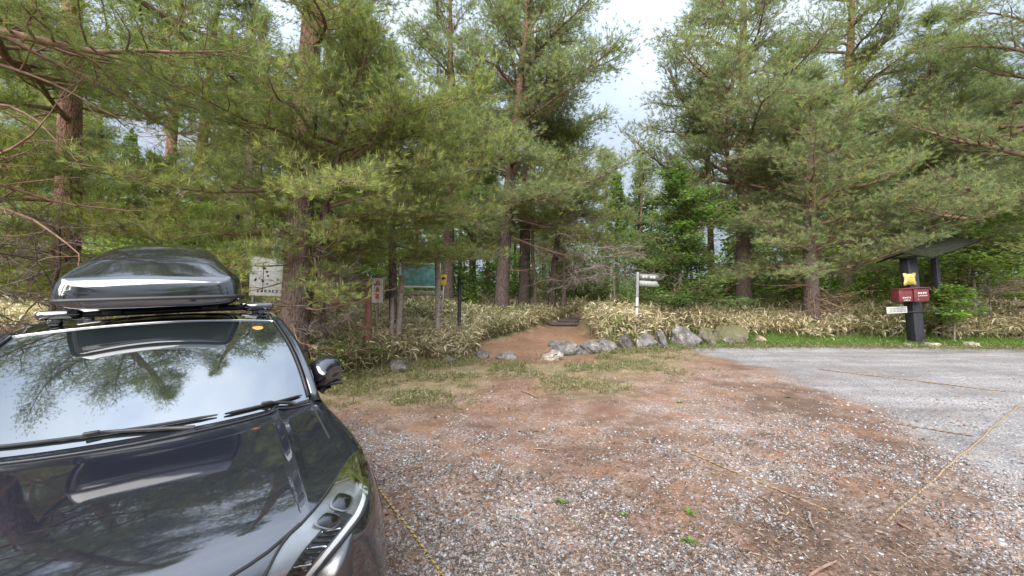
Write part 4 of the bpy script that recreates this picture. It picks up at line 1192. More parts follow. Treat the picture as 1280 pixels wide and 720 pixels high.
for i, (x, y) in enumerate([(-16, -15), (-9, -17), (-3, -16), (4, -18), (10, -15.5), (17, -17), (-23, -11), (24, -13)]):  # out-of-view pines, added so the car has dark trees to reflect
    o = copy_tree(proto[i % 4]); o.location = (x, y, -.05); o.scale = (.8, .8, .62); o.rotation_euler = (0, 0, i * 1.3)
    o["label"] = "unseen pine across the lot, added as a dark reflection for the car"; o["group"] = "unseen pines added for the car to reflect"
# ------------------------------------------------------------------ broadleaved trees and shrubs
broadleaf("maple_tree", "green layered maple spreading behind the footpath signpost", gp(850, 15.6), 5.9, .10, 201, spread=2.6, nb=60, per=420, size=.15, pal=np.concatenate([MIDG, MIDG, FRESH[2:3]]), cb=.14)
broadleaf("maple_tree", "fresh green layered maple reaching over the mossy roof from the right", gp(1215, 15.4), 4.7, .08, 203, spread=3.2, nb=40, per=320, size=.14, pal=FRESH, cb=.40)
broadleaf("maple_tree", "low fresh green maple sapling right of the two red boxes, before the rear post", gp(1192, 13.75), 2.1, .04, 205, spread=1.05, nb=26, per=200, size=.11, pal=FRESH, cb=.45)
broadleaf("maple_tree", "yellow-green maple in the wood behind the roof box", gp(225, 14.5), 4.2, .09, 207, spread=3.0, nb=44, per=320, size=.14, pal=FRESH * 1.25, cb=.3)
broadleaf("maple_tree", "yellow-green maple in the wood above the black post", gp(590, 24), 7.6, .10, 209, spread=2.8, nb=40, per=260, size=.16, pal=FRESH, cb=.35)
broadleaf("maple_tree", "bright young maple right behind the thick leaning trunk", gp(420, 16), 5.2, .08, 211, spread=2.8, nb=40, per=260, size=.14, pal=FRESH * 1.25, cb=.2)
bare_tree("bare_tree", "crooked leafless tree with pinkish twigs beside the log steps", gp(702, 18.6), 4.4, .14, 221, spread=2.5, nb=20, lean=(.2, -.2), cb=.30, droop=.05, twr=.006)
bare_tree("bare_tree", "leafless tree whose twigs hang against the leaning pine trunk at the footpath", gp(668, 18.2), 7.4, .10, 223, spread=1.8, nb=14, lean=(-.2, 0), cb=.55, twr=.006)
bare_tree("bare_tree", "leafless grey-twigged bush left of the roof box, in front of the red-barked trunk", gp(70, 7.0), 2.9, .05, 225, spread=1.5, nb=22, cb=.2, droop=.1, twr=.004)
bare_tree("bare_tree", "leafless bush tangled beside the thick leaning trunk", gp(405, 8.3), 1.9, .05, 227, spread=1.3, nb=16, cb=.2, droop=.05, twr=.0035)
bare_tree("bare_tree", "leafless grey sapling in the bamboo grass right of the two red boxes", gp(1238, 14.6), 2.0, .035, 229, spread=1.0, nb=12, cb=.25, twr=.005)
bare_tree("bare_tree", "pale leafless sapling with hanging twigs behind the footpath signpost, left side", gp(770, 15.6), 3.2, .05, 231, spread=2.2, nb=14, cb=.5, droop=.25, twr=.004)
sh = broadleaf("shrub", "light green leafy shrub at the foot of the thick leaning pine", gp(402, 7.7), 1.0, .025, 241, spread=.75, nb=22, per=70, size=.055, pal=FRESH, cb=.1, layered=False, cat="shrub", stems=4, kid="foliage", flat=.8)
broadleaf("shrub", "dull green twiggy shrub between the light green shrub and the red-brown post", gp(432, 8.4), 1.15, .03, 243, spread=.85, nb=26, per=70, size=.05, pal=MIDG, cb=.1, layered=False, cat="shrub", stems=4, kid="foliage", flat=.8)
proto_u = [broadleaf("shrub", "", (0, 0, 0), 3.4, .05, 250 + i, spread=2.0, nb=36, per=150, size=.16, pal=(FRESH * 1.2, np.concatenate([FRESH, MIDG]), FRESH)[i], cb=.08, layered=i == 0, cat="shrub", stems=3, kid="foliage", flat=.6) for i in range(3)]
ul = [(10, 20, 0), (100, 24, 1), (150, 16, 2), (290, 22, 0), (380, 20, 1), (430, 24, 0), (480, 18, 1), (530, 24, 2), (580, 20, 1), (620, 27, 0), (660, 24, 2), (715, 23, 0), (750, 21, 1), (800, 22, 2), (830, 26, 0), (900, 22, 1), (950, 26, 0), (985, 20, 2), (1040, 25, 1), (1080, 19, 2), (1110, 24, 0), (1160, 22, 1), (1200, 25, 2), (1260, 20, 0), (1310, 22, 1)]
USHR = ["fresh green undergrowth shrub at the left border of the wood", "dark undergrowth shrub left of the red-barked trunk's foot", "undergrowth shrub just behind the left end of the roof box", "fresh green shrub right behind the roof box, by the slim pine", "dull shrub behind the white sheet sign", "fresh green shrub behind the leafless tangle, in the wood",
        "dull shrub behind the white sign with red marks", "shrub behind the teal information board", "dull shrub behind the black post", "fresh green shrub left behind the leaning pine at the footpath", "shrub behind the two dark trunks at the footpath", "fresh green shrub behind the crooked leafless tree", "dull shrub above the log steps, to their right", "shrub behind the footpath signpost's post", "fresh shrub behind the signpost's maple, left side",
        "dull shrub behind the signpost's maple, right side", "fresh shrub right of the orange-trunked pine's foot", "shrub left of the many-limbed pine's foot", "dull shrub right of the many-limbed pine's foot", "shrub left of the notice board post, near the wood edge", "fresh shrub behind the left end of the mossy roof", "dull shrub behind the dark notice panel", "shrub behind the right end of the mossy roof", "fresh shrub behind the grey sapling at the right", "dull shrub at the right border of the wood"]
first = [True] * 3
for (u, dep, k), lb in zip(ul, USHR):
    o = proto_u[k] if first[k] else copy_tree(proto_u[k]); first[k] = False
    o.location = gp(u, dep, -.05); s = rng.uniform(.8, 1.25); o.scale = (s * 1.1, s * 1.1, s); o.rotation_euler = (0, 0, rng.rand() * 6.28)
    o["label"] = lb; o["group"] = "shrubs of the undergrowth"

# ------------------------------------------------------------------ far wood: reads as one mass
rng = rs(91)
n_t = 230
A = Acc(); LP, LT = [], []
for i in range(n_t):
    dep = rng.uniform(32, 85); u = rng.uniform(-500, 1780)
    x, y, z = gp(u, dep)
    H = rng.uniform(9, 15)
    if 700 < u < 900: H = min(H, .30 * dep)
    A.tube(np.array([[x, y, z - .2], [x + rng.normal(0, .15), y, z + H * .5], [x + rng.normal(0, .3), y, z + H * .92]]), [.17, .13, .04], 6)
    m = 900
    hh = rng.uniform(.25, 1, m) ** .8; rr = (1.15 - hh) * rng.uniform(2.0, 3.4) * np.sqrt(rng.rand(m)); aa = np.floor(rng.rand(m) * 11) * .571 + rng.normal(0, .25, m) + hh * 9
    LP.append(np.stack([x + rr * np.cos(aa), y + rr * np.sin(aa), z + H * hh + rng.normal(0, .25, m)], 1)); 
    pal = MIDG if rng.rand() < .35 else GREYG
    LT.append(np.tile(pal[rng.randint(len(pal))] * rng.uniform(.7, 1.2), (m, 1)))
    m = 220   # undergrowth
    LP.append(np.stack([x + rng.normal(0, 2.2, m), y + rng.normal(0, 2, m), z + rng.rand(m) ** 1.5 * 2.6], 1)); LT.append(np.tile((FRESH if rng.rand() < .75 else MIDG)[rng.randint(3)] * 1.1, (m, 1)))
LP, LT = np.concatenate(LP), np.concatenate(LT)
V, F, T = leaves(LP, rng, .42, LT, .8)
fw = np.concatenate(A.V); ff = np.concatenate(A.F)
Vall = np.concatenate([V, fw]); Fall = np.concatenate([F, ff + len(V)])
Tall = np.concatenate([T, np.tile([[.09, .07, .06]], (len(fw), 1))])
tag(mesh_np("distant_wood", Vall, Fall, M['leaf'], smooth=False, tint=Tall), "far wood of pines and leafy undergrowth closing the view behind the nearer trees", "wood", kind="stuff")

# ------------------------------------------------------------------ bamboo grass
def blades(x, y, rng, H, Lf, Wf, nl, tints, name, label, cat, mat, droop=.9, lean=.35):
    n = len(x); z = terrain(x, y)
    a = rng.rand(n) * 6.283; hgt = H * rng.uniform(.55, 1.1, n) if np.isscalar(H) else H * rng.uniform(.6, 1.1, n)
    base = np.stack([x, y, z], 1); la = np.stack([np.cos(a), np.sin(a)], 1) * (lean * hgt * rng.rand(n))[:, None]
    top = base + np.concatenate([la, hgt[:, None]], 1)
    Vs, Ts = [], []
    for k in range(nl):
        f = rng.uniform(.30, 1, n)[:, None]; p = base + (top - base) * f
        az = rng.rand(n) * 6.283; el = rng.normal(.35, .45, n)
        l = (Lf * rng.uniform(.55, 1.25, n))[:, None]; w = l * Wf
        h = np.stack([np.cos(az), np.sin(az), np.zeros(n)], 1); s = np.stack([-np.sin(az), np.cos(az), rng.normal(0, .5, n)], 1); s = unit(s)
        d1 = h * np.cos(el)[:, None] + np.array([0, 0, 1]) * np.sin(el)[:, None]
        d2 = unit(d1 - np.array([0, 0, droop]) * rng.uniform(.3, 1.2, (n, 1)))
        m = p + d1 * l * .45; e = m + d2 * l * .6
        Vs.append(np.stack([p, m + s * w, e, m - s * w], 1))
        Ts.append(tints * rng.uniform(.7, 1.25, (n, 1)))
    V = np.stack(Vs, 1).reshape(-1, 3); T = np.repeat(np.stack(Ts, 1).reshape(-1, 3), 4, 0)
    # stems
    r = .0035 * (1 + .04 * y)
    S = Acc(); S.prisms(base, top, r); SV, SF = S.V[0], S.F[0]
    F = np.arange(len(V)).reshape(-1, 4)
    V2 = np.concatenate([V, SV]); F2 = np.concatenate([F, SF + len(V)]); T2 = np.concatenate([T, np.repeat(tints * .8, 6, 0)])
    o = mesh_np(name, V2, F2, mat, smooth=False, tint=T2)
    return tag(o, label, cat, kind="stuff")
rng = rs(303)
n = 150000
dep = 5.2 + 20 * rng.rand(n) ** 1.15; u = rng.uniform(-120, 1400, n); x = (u - 640) / FPX * dep; y = dep
d = y - edge(x) + (fbm(x * .9, y * .9, 44, 3) - .5) * 1.6
right = .7 * sstep(5.5, 8, x)
ok = (d > .1 + right * .9) & (rng.rand(n) < sstep(0, 1.2, d - right * .8) * (1 - trail(x, y) * 1.0) * (.35 + .9 * sstep(.34, .5, fbm(x * 1.3, y * 1.3, 45, 3))))
ok &= ~((np.abs(x - np.interp(y, TRY, TRX)) < np.interp(y, TRY, TRW) * 1.1) & (y < 21))
x, y = x[ok], y[ok]; n = len(x)
STRAW = np.array([[.50, .41, .26], [.58, .49, .33], [.42, .335, .21], [.64, .56, .40], [.33, .265, .175]])
MIXG = np.array([[.22, .23, .09], [.17, .20, .075]])
gpatch = sstep(.50, .62, fbm(x * .35, y * .35, 46, 3)); c = STRAW[rng.randint(0, 5, n)]
c = np.where((rng.rand(n) < .06 + .35 * gpatch)[:, None], MIXG[rng.randint(0, 2, n)], c)
dist = np.sqrt(x * x + y * y)
blades(x, y, rng, .40 + .42 * fbm(x * .6, y * .6, 47, 2) + .22 * sstep(9, 13, x), .165 + .006 * dist, .085, 6, c, "bamboo_grass", "dry straw-coloured bamboo grass under the trees along the lot's edge", "bamboo grass", M['sasa'])
STATS.append(("sasa", n, n * 15))
# green grass of the verge and thin grass in the thatch
n = 220000
dep = 4.5 + 11 * rng.rand(n); u = rng.uniform(330, 1330, n); x = (u - 640) / FPX * dep; y = dep
d = y - edge(x); gsy = grassy(x, y)
rightv = sstep(4.5, 6, x) * sstep(-.5, .15, d + (fbm(x * 1.1, y * .5, 48, 2) - .5) * .7) * (1 - sstep(1.0, 1.8, d))
leftv = (1 - sstep(3.5, 6, x)) * gsy * sstep(.45, .62, fbm(x * 1.2, y * 1.2, 49, 3)) * (1 - sstep(.5, 1.5, d)) * .36
rk = np.exp(-((d + .05) / .55) ** 2) * sstep(-4, -2, x) * .85 * (1 - .5 * trail(x, y))
pr = np.clip(rightv * 1.0 + leftv + rk, 0, 1) * (1 - trail(x, y) * .95)
ok = rng.rand(n) < pr
x, y = x[ok], y[ok]; n = len(x); rv = (rightv[ok] > .3)
GC = np.array([[.15, .25, .05], [.12, .21, .045], [.20, .27, .07]]); TC = np.array([[.19, .20, .075], [.27, .235, .125], [.15, .18, .06], [.32, .27, .165]])
c = np.where(rv[:, None], GC[rng.randint(0, 3, n)], TC[rng.randint(0, 4, n)])
blades(x, y, rng, np.where(rv, .08, .04) + .08 * (rng.rand(n) < .35) * (1 + .0 * x), .075 + .002 * y, .07, 3, c, "verge_grass", "short green grass along the lot's edge and between the rocks", "grass", M['grass'], droop=.6)
STATS.append(("grass", n, n * 9))
for s in STATS: print("STAT", s)
print("STAT total tris", sum(s[2] for s in STATS))
# ------------------------------------------------------------------ rocks
def rock(label, u, dep, size, seed, col, z_sink=.25, moss=0.0, flat=1.0, name="rock", yaw=None, sharp=.55):
    rng = rs(seed)
    bm = bmesh.new(); bmesh.ops.create_icosphere(bm, subdivisions=4, radius=1)
    # chop the ball with random planes for a broken, faceted face
    planes = [(unit(rng.normal(0, 1, 3)), rng.uniform(.60, .88)) for _ in range(17)]
    off = rng.rand(3) * 40
    for v in bm.verts:
        p = np.array(v.co)
        for n_, d_ in planes:
            e = p @ n_ - d_
            if e > 0: p = p - n_ * e * (.86 + .14 * sharp)
        q = p * 2.2 + off
        p = p * 1.18 * (1 + .42 * (float(fbm(q[0] + q[2] * .7, q[1] - q[2] * .4, seed, 4)) - .5) * 2)
        v.co = p
    V = np.array([v.co for v in bm.verts]) * np.array(size) * .5; F = np.array([[v.index for v in f.verts] for f in bm.faces]); bm.free()
    x = (u - 640) / FPX * dep
    m, nt, b = new_mat("rock_" + str(seed) if False else "rock_stone")
    co = objco(nt)
    n1 = noise(nt, 3.5, 6, co, .65); n2 = noise(nt, 22, 5, co, .7)
    c = ramp(nt, n1, [(.32, tuple(k * .40 for k in col)), (.50, col), (.68, tuple(min(1, k * 1.6) for k in col))])
    c = mixc(nt, 1.0, c, ramp(nt, n2, [(.3, (.6,) * 3), (.7, (1.3,) * 3)]), 'MULTIPLY')
    lich = ramp(nt, noise(nt, 7, 4, co, .6), [(.58, (0,) * 3), (.64, (.7,) * 3)])
    c = mixc(nt, lich, c, tuple(min(.4, k * 1.7 + .02) for k in col))
    if moss:
        g = N(nt, "ShaderNodeNewGeometry"); sp = N(nt, "ShaderNodeSeparateXYZ"); nt.links.new(g.outputs["Normal"], sp.inputs[0])
        f = mathn(nt, 'MULTIPLY', ramp(nt, mathn(nt, 'ADD', sp.outputs[2], mathn(nt, 'MULTIPLY', n1, .9)), [(.85 - .3 * moss, (0,) * 3), (1.15 - .3 * moss, (1,) * 3)]), .85)
        c = mixc(nt, f, c, (.10, .095, .04))
    nt.links.new(c, b.inputs["Base Color"]); b.inputs["Roughness"].default_value = .92; b.inputs["Specular IOR Level"].default_value = .2
    bump(nt, b, mathn(nt, 'ADD', n2, n1), .6, .03)
    o = mesh_np(name, V, F, m, smooth=True)
    smooth_by_angle(o, 20)
    o.location = (x, dep, tz(x, dep) + size[2] * (.5 - z_sink - .07)); o.rotation_euler = (rng.normal(0, .12), rng.normal(0, .12), rng.rand() * .9 - .45 if yaw is None else yaw)
    return tag(o, label, "rock")
GY1, GY2, PALE = (.145, .135, .127), (.112, .103, .098), (.27, .24, .195)
rock("grey rock ringed by green grass, nearest to the car's mirror", 500, 9.0, (.42, .36, .36), 1, GY2)
rock("upright dark rock at the left end of the rock row, in the dry grass", 577, 11.0, (.42, .3, .38), 2, GY2)
rock("low flat grey rock with a rounded top, left of the footpath mouth", 562, 10.3, (.5, .36, .22), 3, GY1, z_sink=.35)
rock("low grey rock sunk in grass in front of the footpath, left of the pale block", 634, 10.8, (.62, .4, .30), 4, GY1, z_sink=.35)
rock("small rounded rock half hidden in grass just left of the sunken grey rock", 603, 11.0, (.40, .3, .26), 5, GY2, z_sink=.3)
rock("pale cream block of stone lying loose in front of the rock row", 689, 10.6, (.55, .34, .25), 6, (.27, .24, .20), z_sink=.12, yaw=-.15, sharp=1)
rock("small grey rock lying on the red footpath behind the pale block", 694, 12.6, (.55, .4, .22), 7, GY1, z_sink=.3)
rock("wide jagged grey rock just right of the pale block", 709, 11.7, (.75, .5, .42), 8, GY1, z_sink=.2)
rock("middle grey boulder of the low row right of the pale block", 737, 11.9, (.66, .5, .46), 9, GY1, z_sink=.2)
rock("rounded grey boulder ending the low row, left of the steep dark slab", 760, 12.1, (.62, .5, .5), 10, GY1, z_sink=.2)
rock("steep dark slab rock below the footpath signpost", 781, 12.4, (.46, .4, .72), 12, GY2, z_sink=.22)
rock("pointed grey rock right of the steep dark slab", 806, 12.8, (.52, .45, .72), 13, GY1, z_sink=.22)
rock("narrow dark rock between the pointed rock and the big upright boulder", 826, 13.0, (.36, .4, .66), 14, GY2, z_sink=.2)
rock("biggest upright boulder in the rock row", 855, 13.3, (.86, .7, .95), 15, (.135, .122, .12), z_sink=.28)
rock("dark boulder with brown moss right of the biggest upright boulder", 882, 13.6, (.7, .6, .72), 16, (.14, .12, .105), z_sink=.3, moss=.5)
rock("long slanting moss-topped boulder at the right end of the rock row", 912, 14.0, (1.25, .8, .80), 17, (.135, .12, .115), z_sink=.3, moss=.5)
rock("small brown rock in grass beyond the right end of the rock row", 948, 14.2, (.5, .4, .4), 18, (.22, .15, .12), z_sink=.3)
rock("flat grey-green stone left of the notice board post's foot", 1133, 13.3, (.44, .3, .2), 19, (.26, .28, .25), z_sink=.3)
rock("rounded cream stone right at the notice board post's foot", 1164, 13.1, (.42, .3, .22), 20, PALE, z_sink=.2)
rock("angular cream stone lying apart, rightmost on the lot's edge", 1213, 13.0, (.46, .3, .24), 21, (.29, .25, .20), z_sink=.15, sharp=1)
rock("thin pale chip of stone between the two cream stones", 1190, 13.05, (.22, .16, .07), 22, PALE, z_sink=.3)

M['dark_log'] = simple('dark_log_wood', (.045, .036, .030), .8, var=.5, scale=12, bmp=.4)  # near-black log colour, standing in for the dark hollow at the steps
# ------------------------------------------------------------------ log steps on the path
for k, (u, dep, w, lb) in enumerate([(705, 16.6, 1.4, "lowest and longest dark log step across the red footpath"), (714, 17.5, 1.2, "middle dark log step across the red footpath"), (722, 18.4, 1.0, "topmost short dark log step of the red footpath")]):
    x, y, z = gp(u, dep); mb = MB()
    pts = [(-w / 2, 0, 0), (-w / 4, .02, .015), (0, 0, .0), (w / 4, -.02, .01), (w / 2, .02, 0)]
    mb.tube(pts, [.085, .09, .086, .09, .08], 12)
    o = mb.build("log_step", M['dark_log'], smooth=True); o.location = (x, y, z + .07); o.rotation_euler = (0, 0, .12 - .1 * k)
    tag(o, lb, "log step", "log steps on the footpath")

# ------------------------------------------------------------------ ropes
def on_ground(u, v):
    d = HCAM * FPX / (v - 369); 
    for _ in range(8):
        x = (u - 640) / FPX * d; z = tz(x, d)
        d = (HCAM - z) * FPX / (v - 369)
    return np.array([(u - 640) / FPX * d, d, tz((u - 640) / FPX * d, d)])
def rope(label, a, b, r, mats, seed, lift=.0, slack=.02, strands=3, ext=(0, 0), name="rope"):
    rng = rs(seed); A_, B_ = on_ground(*a), on_ground(*b)
    d = B_ - A_; A_ = A_ - d * ext[0]; B_ = B_ + d * ext[1]
    L = np.linalg.norm((B_ - A_)[:2]); n = int(L / .03) + 2
    q = np.linspace(0, 1, n); P = A_[None] + (B_ - A_)[None] * q[:, None]
    sd = np.array([-(B_ - A_)[1], (B_ - A_)[0]]) / L
    wv = (fbm(q * L * .8, q * 0 + seed, seed, 3) - .5) * slack * 2
    P[:, :2] += sd[None] * wv[:, None]
    P[:, 2] = terrain(P[:, 0], P[:, 1]) + r * .9 + lift + (fbm(q * L * 2, q * 0, seed + 3, 2) - .5) * r
    T = unit(np.gradient(P, axis=0)); S = unit(np.cross(T, [0, 0, 1])); U = np.cross(S, T)
    mb = MB(); ph = q * L / (r * 7) * 2 * np.pi
    nf = n * 4; qf = np.linspace(0, 1, nf)
    Pf = np.stack([np.interp(qf, q, P[:, i]) for i in range(3)], 1); Sf = np.stack([np.interp(qf, q, S[:, i]) for i in range(3)], 1); Uf = np.stack([np.interp(qf, q, U[:, i]) for i in range(3)], 1)
    ph = qf * L / (r * 7.5) * 2 * np.pi
    for k in range(strands):
        a_ = ph + 2 * np.pi * k / strands
        pts = Pf + Sf * (np.cos(a_) * r * .52)[:, None] + Uf * (np.sin(a_) * r * .52)[:, None]
        mb.tube(pts, r * .56, 5, True, k % len(mats))
    o = mb.build(name, mats, smooth=True)
    return tag(o, label, "rope", "parking bay ropes")
M['rope_yellow'] = simple("yellow_rope_fibre", (.34, .23, .06), .8, var=.3, scale=30)
M['rope_black'] = simple("black_rope_fibre", (.05, .045, .04), .8, var=.3, scale=30)
M['rope_straw'] = simple("straw_rope_fibre", (.26, .195, .115), .85, var=.3, scale=30)
M['rope_old'] = simple("muddy_rope_fibre", (.16, .11, .07), .9, var=.35, scale=30)
rope("yellow and black twisted rope lying on the dirt beside the car's headlight", (470, 603), (555, 722), .009, [M['rope_yellow'], M['rope_black'], M['rope_yellow']], 1, ext=(.02, .3))
rope("straw-coloured rope running diagonally over the grey gravel at the right", (1100, 648), (1280, 497), .0095, [M['rope_straw'], M['rope_straw'], M['rope_old']], 2, ext=(0, .5), slack=.05)
rope("half-buried brown rope in the middle of the stony dirt", (850, 562), (1030, 637), .010, [M['rope_old'], M['rope_straw']], 3, slack=.06)
rope("thin dirty rope across the gravel where it meets the dirt", (1095, 526), (1212, 545), .010, [M['rope_old'], M['rope_black']], 4, slack=.04)
rope("farthest thin brown rope on the grey gravel, towards the two red boxes", (1022, 462), (1255, 490), .011, [M['rope_old'], M['rope_straw']], 6, slack=.05)

# ------------------------------------------------------------------ sticks and weeds
for k, (a, b, r, lb) in enumerate([((651, 489), (674, 499), .012, "dark stick lying on the grassy dirt below the pale block"), ((662, 561), (697, 564), .008, "thin straight twig on the bare patch in the middle of the dirt"), ((1007, 640), (1014, 662), .009, "short pale stick lying left of the straw rope's end"),
                             ((1118, 653), (1134, 664), .012, "broken bark-brown stick right of the straw rope's end"), ((1007, 720), (1040, 700), .010, "curved twig at the bottom edge, below the straw rope")]):
    p, q = on_ground(*a), on_ground(*b); mb = MB()
    pts = [p + (q - p) * t + np.array([0, 0, r + .012 * math.sin(t * 3)]) + np.array([.01 * math.sin(t * 5 + k), 0, 0]) for t in np.linspace(0, 1, 7)]
    mb.tube([tuple(x) for x in pts], [r * .6, r, r, r * .9, r * .8, r * .7, r * .4], 7)
    tag(mb.build("stick", M['twig'] if k != 2 else M['dead'], smooth=True), lb, "stick", "sticks on the dirt")
def weed(u, v, s, seed, lb):
    rng = rs(seed); p = on_ground(u, v); mb = MB(); n = 13
    root = empty("weed", tuple(p)); tag(root, lb, "weed", "small weeds on the dirt")
    P, T = [], []
    for i in range(n):
        a = rng.rand() * 6.28; l = s * rng.uniform(.5, 1.1); e = rng.uniform(.3, 1.1)
        d = np.array([math.cos(a) * math.cos(e), math.sin(a) * math.cos(e), math.sin(e)]); sd = np.array([-math.sin(a), math.cos(a), .1])
        m = d * l * .55; t = m + d * np.array([1, 1, -.3]) * l * .5
        P += [[0, 0, .003], m + sd * l * .18, t, m - sd * l * .18]
        c = np.array([[.14, .24, .045], [.18, .28, .06], [.11, .2, .04]])[rng.randint(3)]; T += [c] * 4
    mesh_np("foliage", np.array(P), np.arange(len(P)).reshape(-1, 4), M['leaf'], root, smooth=False, tint=np.array(T))
for k, (u, v, s, lb) in enumerate([(701, 628, .085, "small green weed in the middle of the stony dirt"), (777, 643, .06, "faint small weed right of the middle weed"), (858, 640, .075, "small weed above its neighbour, at the lower middle right"), (860, 676, .085, "small weed nearest the bottom edge, at the lower middle right"),
                                 (686, 408, .30, "taller green plant growing on the red footpath"), (848, 503, .08, "flat weed patch on the dirt below the rock row"), (890, 462, .08, "weed near the tip of the grey gravel"), (983, 497, .07, "tiny weed beside the border of the grey gravel")]):
    weed(u, v, s, 400 + k, lb)

# ------------------------------------------------------------------ writing: rows of brush-like marks, too small in the photograph to be read
def glyphs(mb, origin, ex, ez, cols, rows, cw, ch, rng, th=.16, m=0, n=3, depth=.002, gap=.2):
    """marks on the plane spanned by ex (right) and ez (up)"""
    ex, ez, o = Vector(ex), Vector(ez), Vector(origin); ny_ = ex.cross(ez)
    rot = Matrix((ex, ny_ * -1, ez)).transposed()
    for r in range(rows):
        for c in range(cols):
            cc = o + ex * (c + .5) * cw - ez * (r + .5) * ch
            w, h = cw * (1 - gap), ch * (1 - gap)
            for k in range(n):
                mb.box(cc + ez * h * (.42 - .84 * (k + .2 * rng.rand()) / max(1, n - .6)), (w * rng.uniform(.6, 1), depth, h * th), rot, m)
            for k in range(2):
                mb.box(cc + ex * w * rng.uniform(-.38, .38) + ez * h * rng.uniform(-.1, .1), (w * th, depth * 1.3, h * rng.uniform(.5, .95)), rot, m)

M['board_grey'] = simple('grey_sign_board', (.13, .127, .127), .7, var=.2, scale=12)
M['board_pale'] = simple('worn_white_board', (.22, .22, .21), .7, var=.3, scale=12)
# ------------------------------------------------------------------ footpath signpost
x, y, z = gp(795, 14.0)
zt = at(795, 340, 14.0).z
sp_ = empty("signpost", (x, y, z)); tag(sp_, "white footpath signpost with two pointed arrow boards above the rocks", "signpost"); sp_.rotation_euler = (0, .03, 0)
h = zt - z
MB().box((0, 0, h * .78), (.085, .085, h * .44), bev=.008).build("upper_post", M['grey_paint'], sp_)
MB().box((0, 0, h * .27), (.078, .078, h * .60), bev=.008).build("lower_post", M['white'], sp_)
mb = MB(); mb.box((0, 0, h * .40), (.088, .088, .05)); mb.box((0, 0, h * .22), (.088, .088, .05)); mb.build("dark_band", M['dkmark'], sp_)
for k, (zz, ang) in enumerate([(h - .155, -.02), (h - .385, -.03)]):
    V = []
    for dy in (-.018, .018): V += [(.05, dy - .06, -.095), (.64, dy - .06, -.095), (.735, dy - .06, 0.0 if k == 0 else -.06), (.64, dy - .06, .095), (.05, dy - .06, .095)]
    F = [[0, 1, 2, 3, 4], [9, 8, 7, 6, 5]] + [[i, i + 5, (i + 1) % 5 + 5, (i + 1) % 5] for i in range(5)]
    b = MB().add(V, F).build("arrow_board", M['board_pale'] if k else M['board_grey'], sp_); b.location = (0, 0, zz); b.rotation_euler = (0, ang * -1, 0)
    if k == 0:
        b["label"] = "upper arrow board with two blocks of white writing"
        mb = MB(); g = rs(5); glyphs(mb, (.13, -.082, .055), (1, 0, 0), (0, 0, 1), 2, 1, .10, .115, g, .2, n=4); glyphs(mb, (.40, -.082, .055), (1, 0, 0), (0, 0, 1), 2, 1, .10, .115, g, .2, n=4)
        mb.build("lettering", M['white'], b)
    else:
        b["label"] = "lower arrow board with a worn whitish face"
        mb = MB(); g = rs(6); glyphs(mb, (.12, -.082, .05), (1, 0, 0), (0, 0, 1), 5, 1, .10, .10, g, .13, n=3); mb.build("lettering", M['sign_white'], b)

# ------------------------------------------------------------------ notice board with boxes, right
D = 13.5   # notice board distance
x, y, z = gp(1145, D)
nb_ = empty("notice_board", (x, y, z)); tag(nb_, "black-posted notice stand with a dark mossy slanted roof at the right edge of the lot", "notice board"); nb_.rotation_euler = (0, -.085, 0)
top = at(1136, 322, D).z - z
MB().box((0, 0, top / 2), (.31, .31, top + .1), bev=.02).build("post", M['black_wood'], nb_)
MB().box((0, -.03, top + .02), (.62, .5, .05), bev=.01).build("post_cap", M['black_wood'], nb_)
back = Vector((2.6, .85, 0))
rot = Matrix.Rotation(math.atan2(back.y, back.x), 3, 'Z')
rf_ = MB()
e = Vector((math.cos(math.atan2(back.y, back.x)), math.sin(math.atan2(back.y, back.x)), 0)); nrm = Vector((-e.y, e.x, 0))
c0 = Vector((-.42, -.25, top + .10)); Lr = 2.5
V = []
for s in (0, 1):
    p = c0 + e * Lr * s + Vector((0, 0, .42 * s))
    for off, dz in ((-.75, -.20), (0, .06), (.75, -.20)):
        for tk in (0, .055): V.append(tuple(p + nrm * off + Vector((0, 0, dz + tk))))
F = []
for a, b in ((0, 2), (2, 4)): F += [[a, a + 6, b + 6, b], [a + 1, b + 1, b + 7, a + 7], [a, b, b + 1, a + 1], [a + 6, a + 7, b + 7, b + 6]]
F += [[0, 1, 7, 6], [4, 10, 11, 5]]
rf_.add(V, F); rf_.build("roof", M['moss'], nb_)
p2 = e * 1.9
MB().box((p2.x, p2.y + .3, top / 2), (.18, .16, top + .2), Matrix.Rotation(math.atan2(e.y, e.x), 3, 'Z'), bev=.015).build("post", M['black_wood'], nb_)
def on_board(name, label, cat, u, v, dy):
    p = at(u, v, D - dy); o = empty(name, tuple(p)); o.rotation_euler = (0, -.05, 0); tag(o, label, cat); return o
def letter_box(label, u, v, w, h, d_, seed, rows):
    o = on_board("letter_box", label, "box", u, v, .18 + d_ / 2)
    o["group"] = "red boxes on the notice board post"
    MB().box((0, 0, 0), (w, d_, h), bev=.012).build("case", M['box_red'], o)
    MB().box((0, -.02, h / 2 + .012), (w + .035, d_ + .06, .03), bev=.01).build("lid", M['box_red'], o)
    g = rs(seed)
    for (ox, oz, n_, cw, ch) in rows:
        mb = MB(); glyphs(mb, (ox, -d_ / 2 - .003, oz), (1, 0, 0), (0, 0, 1), n_, 1, cw, ch, g, .22, n=3); mb.build("lettering", M['white'], o)
letter_box("left red metal box with two short white lines low on its front", 1127, 369.5, .43, .40, .30, 11, [(-.12, -.04, 4, .07, .065), (-.09, -.125, 4, .055, .05)])
letter_box("right red metal box with two white lines high on its front", 1146, 368.5, .47, .43, .32, 12, [(-.13, .09, 4, .075, .075), (-.13, -.01, 5, .062, .045), (-.13, -.12, 1, .035, .05)])
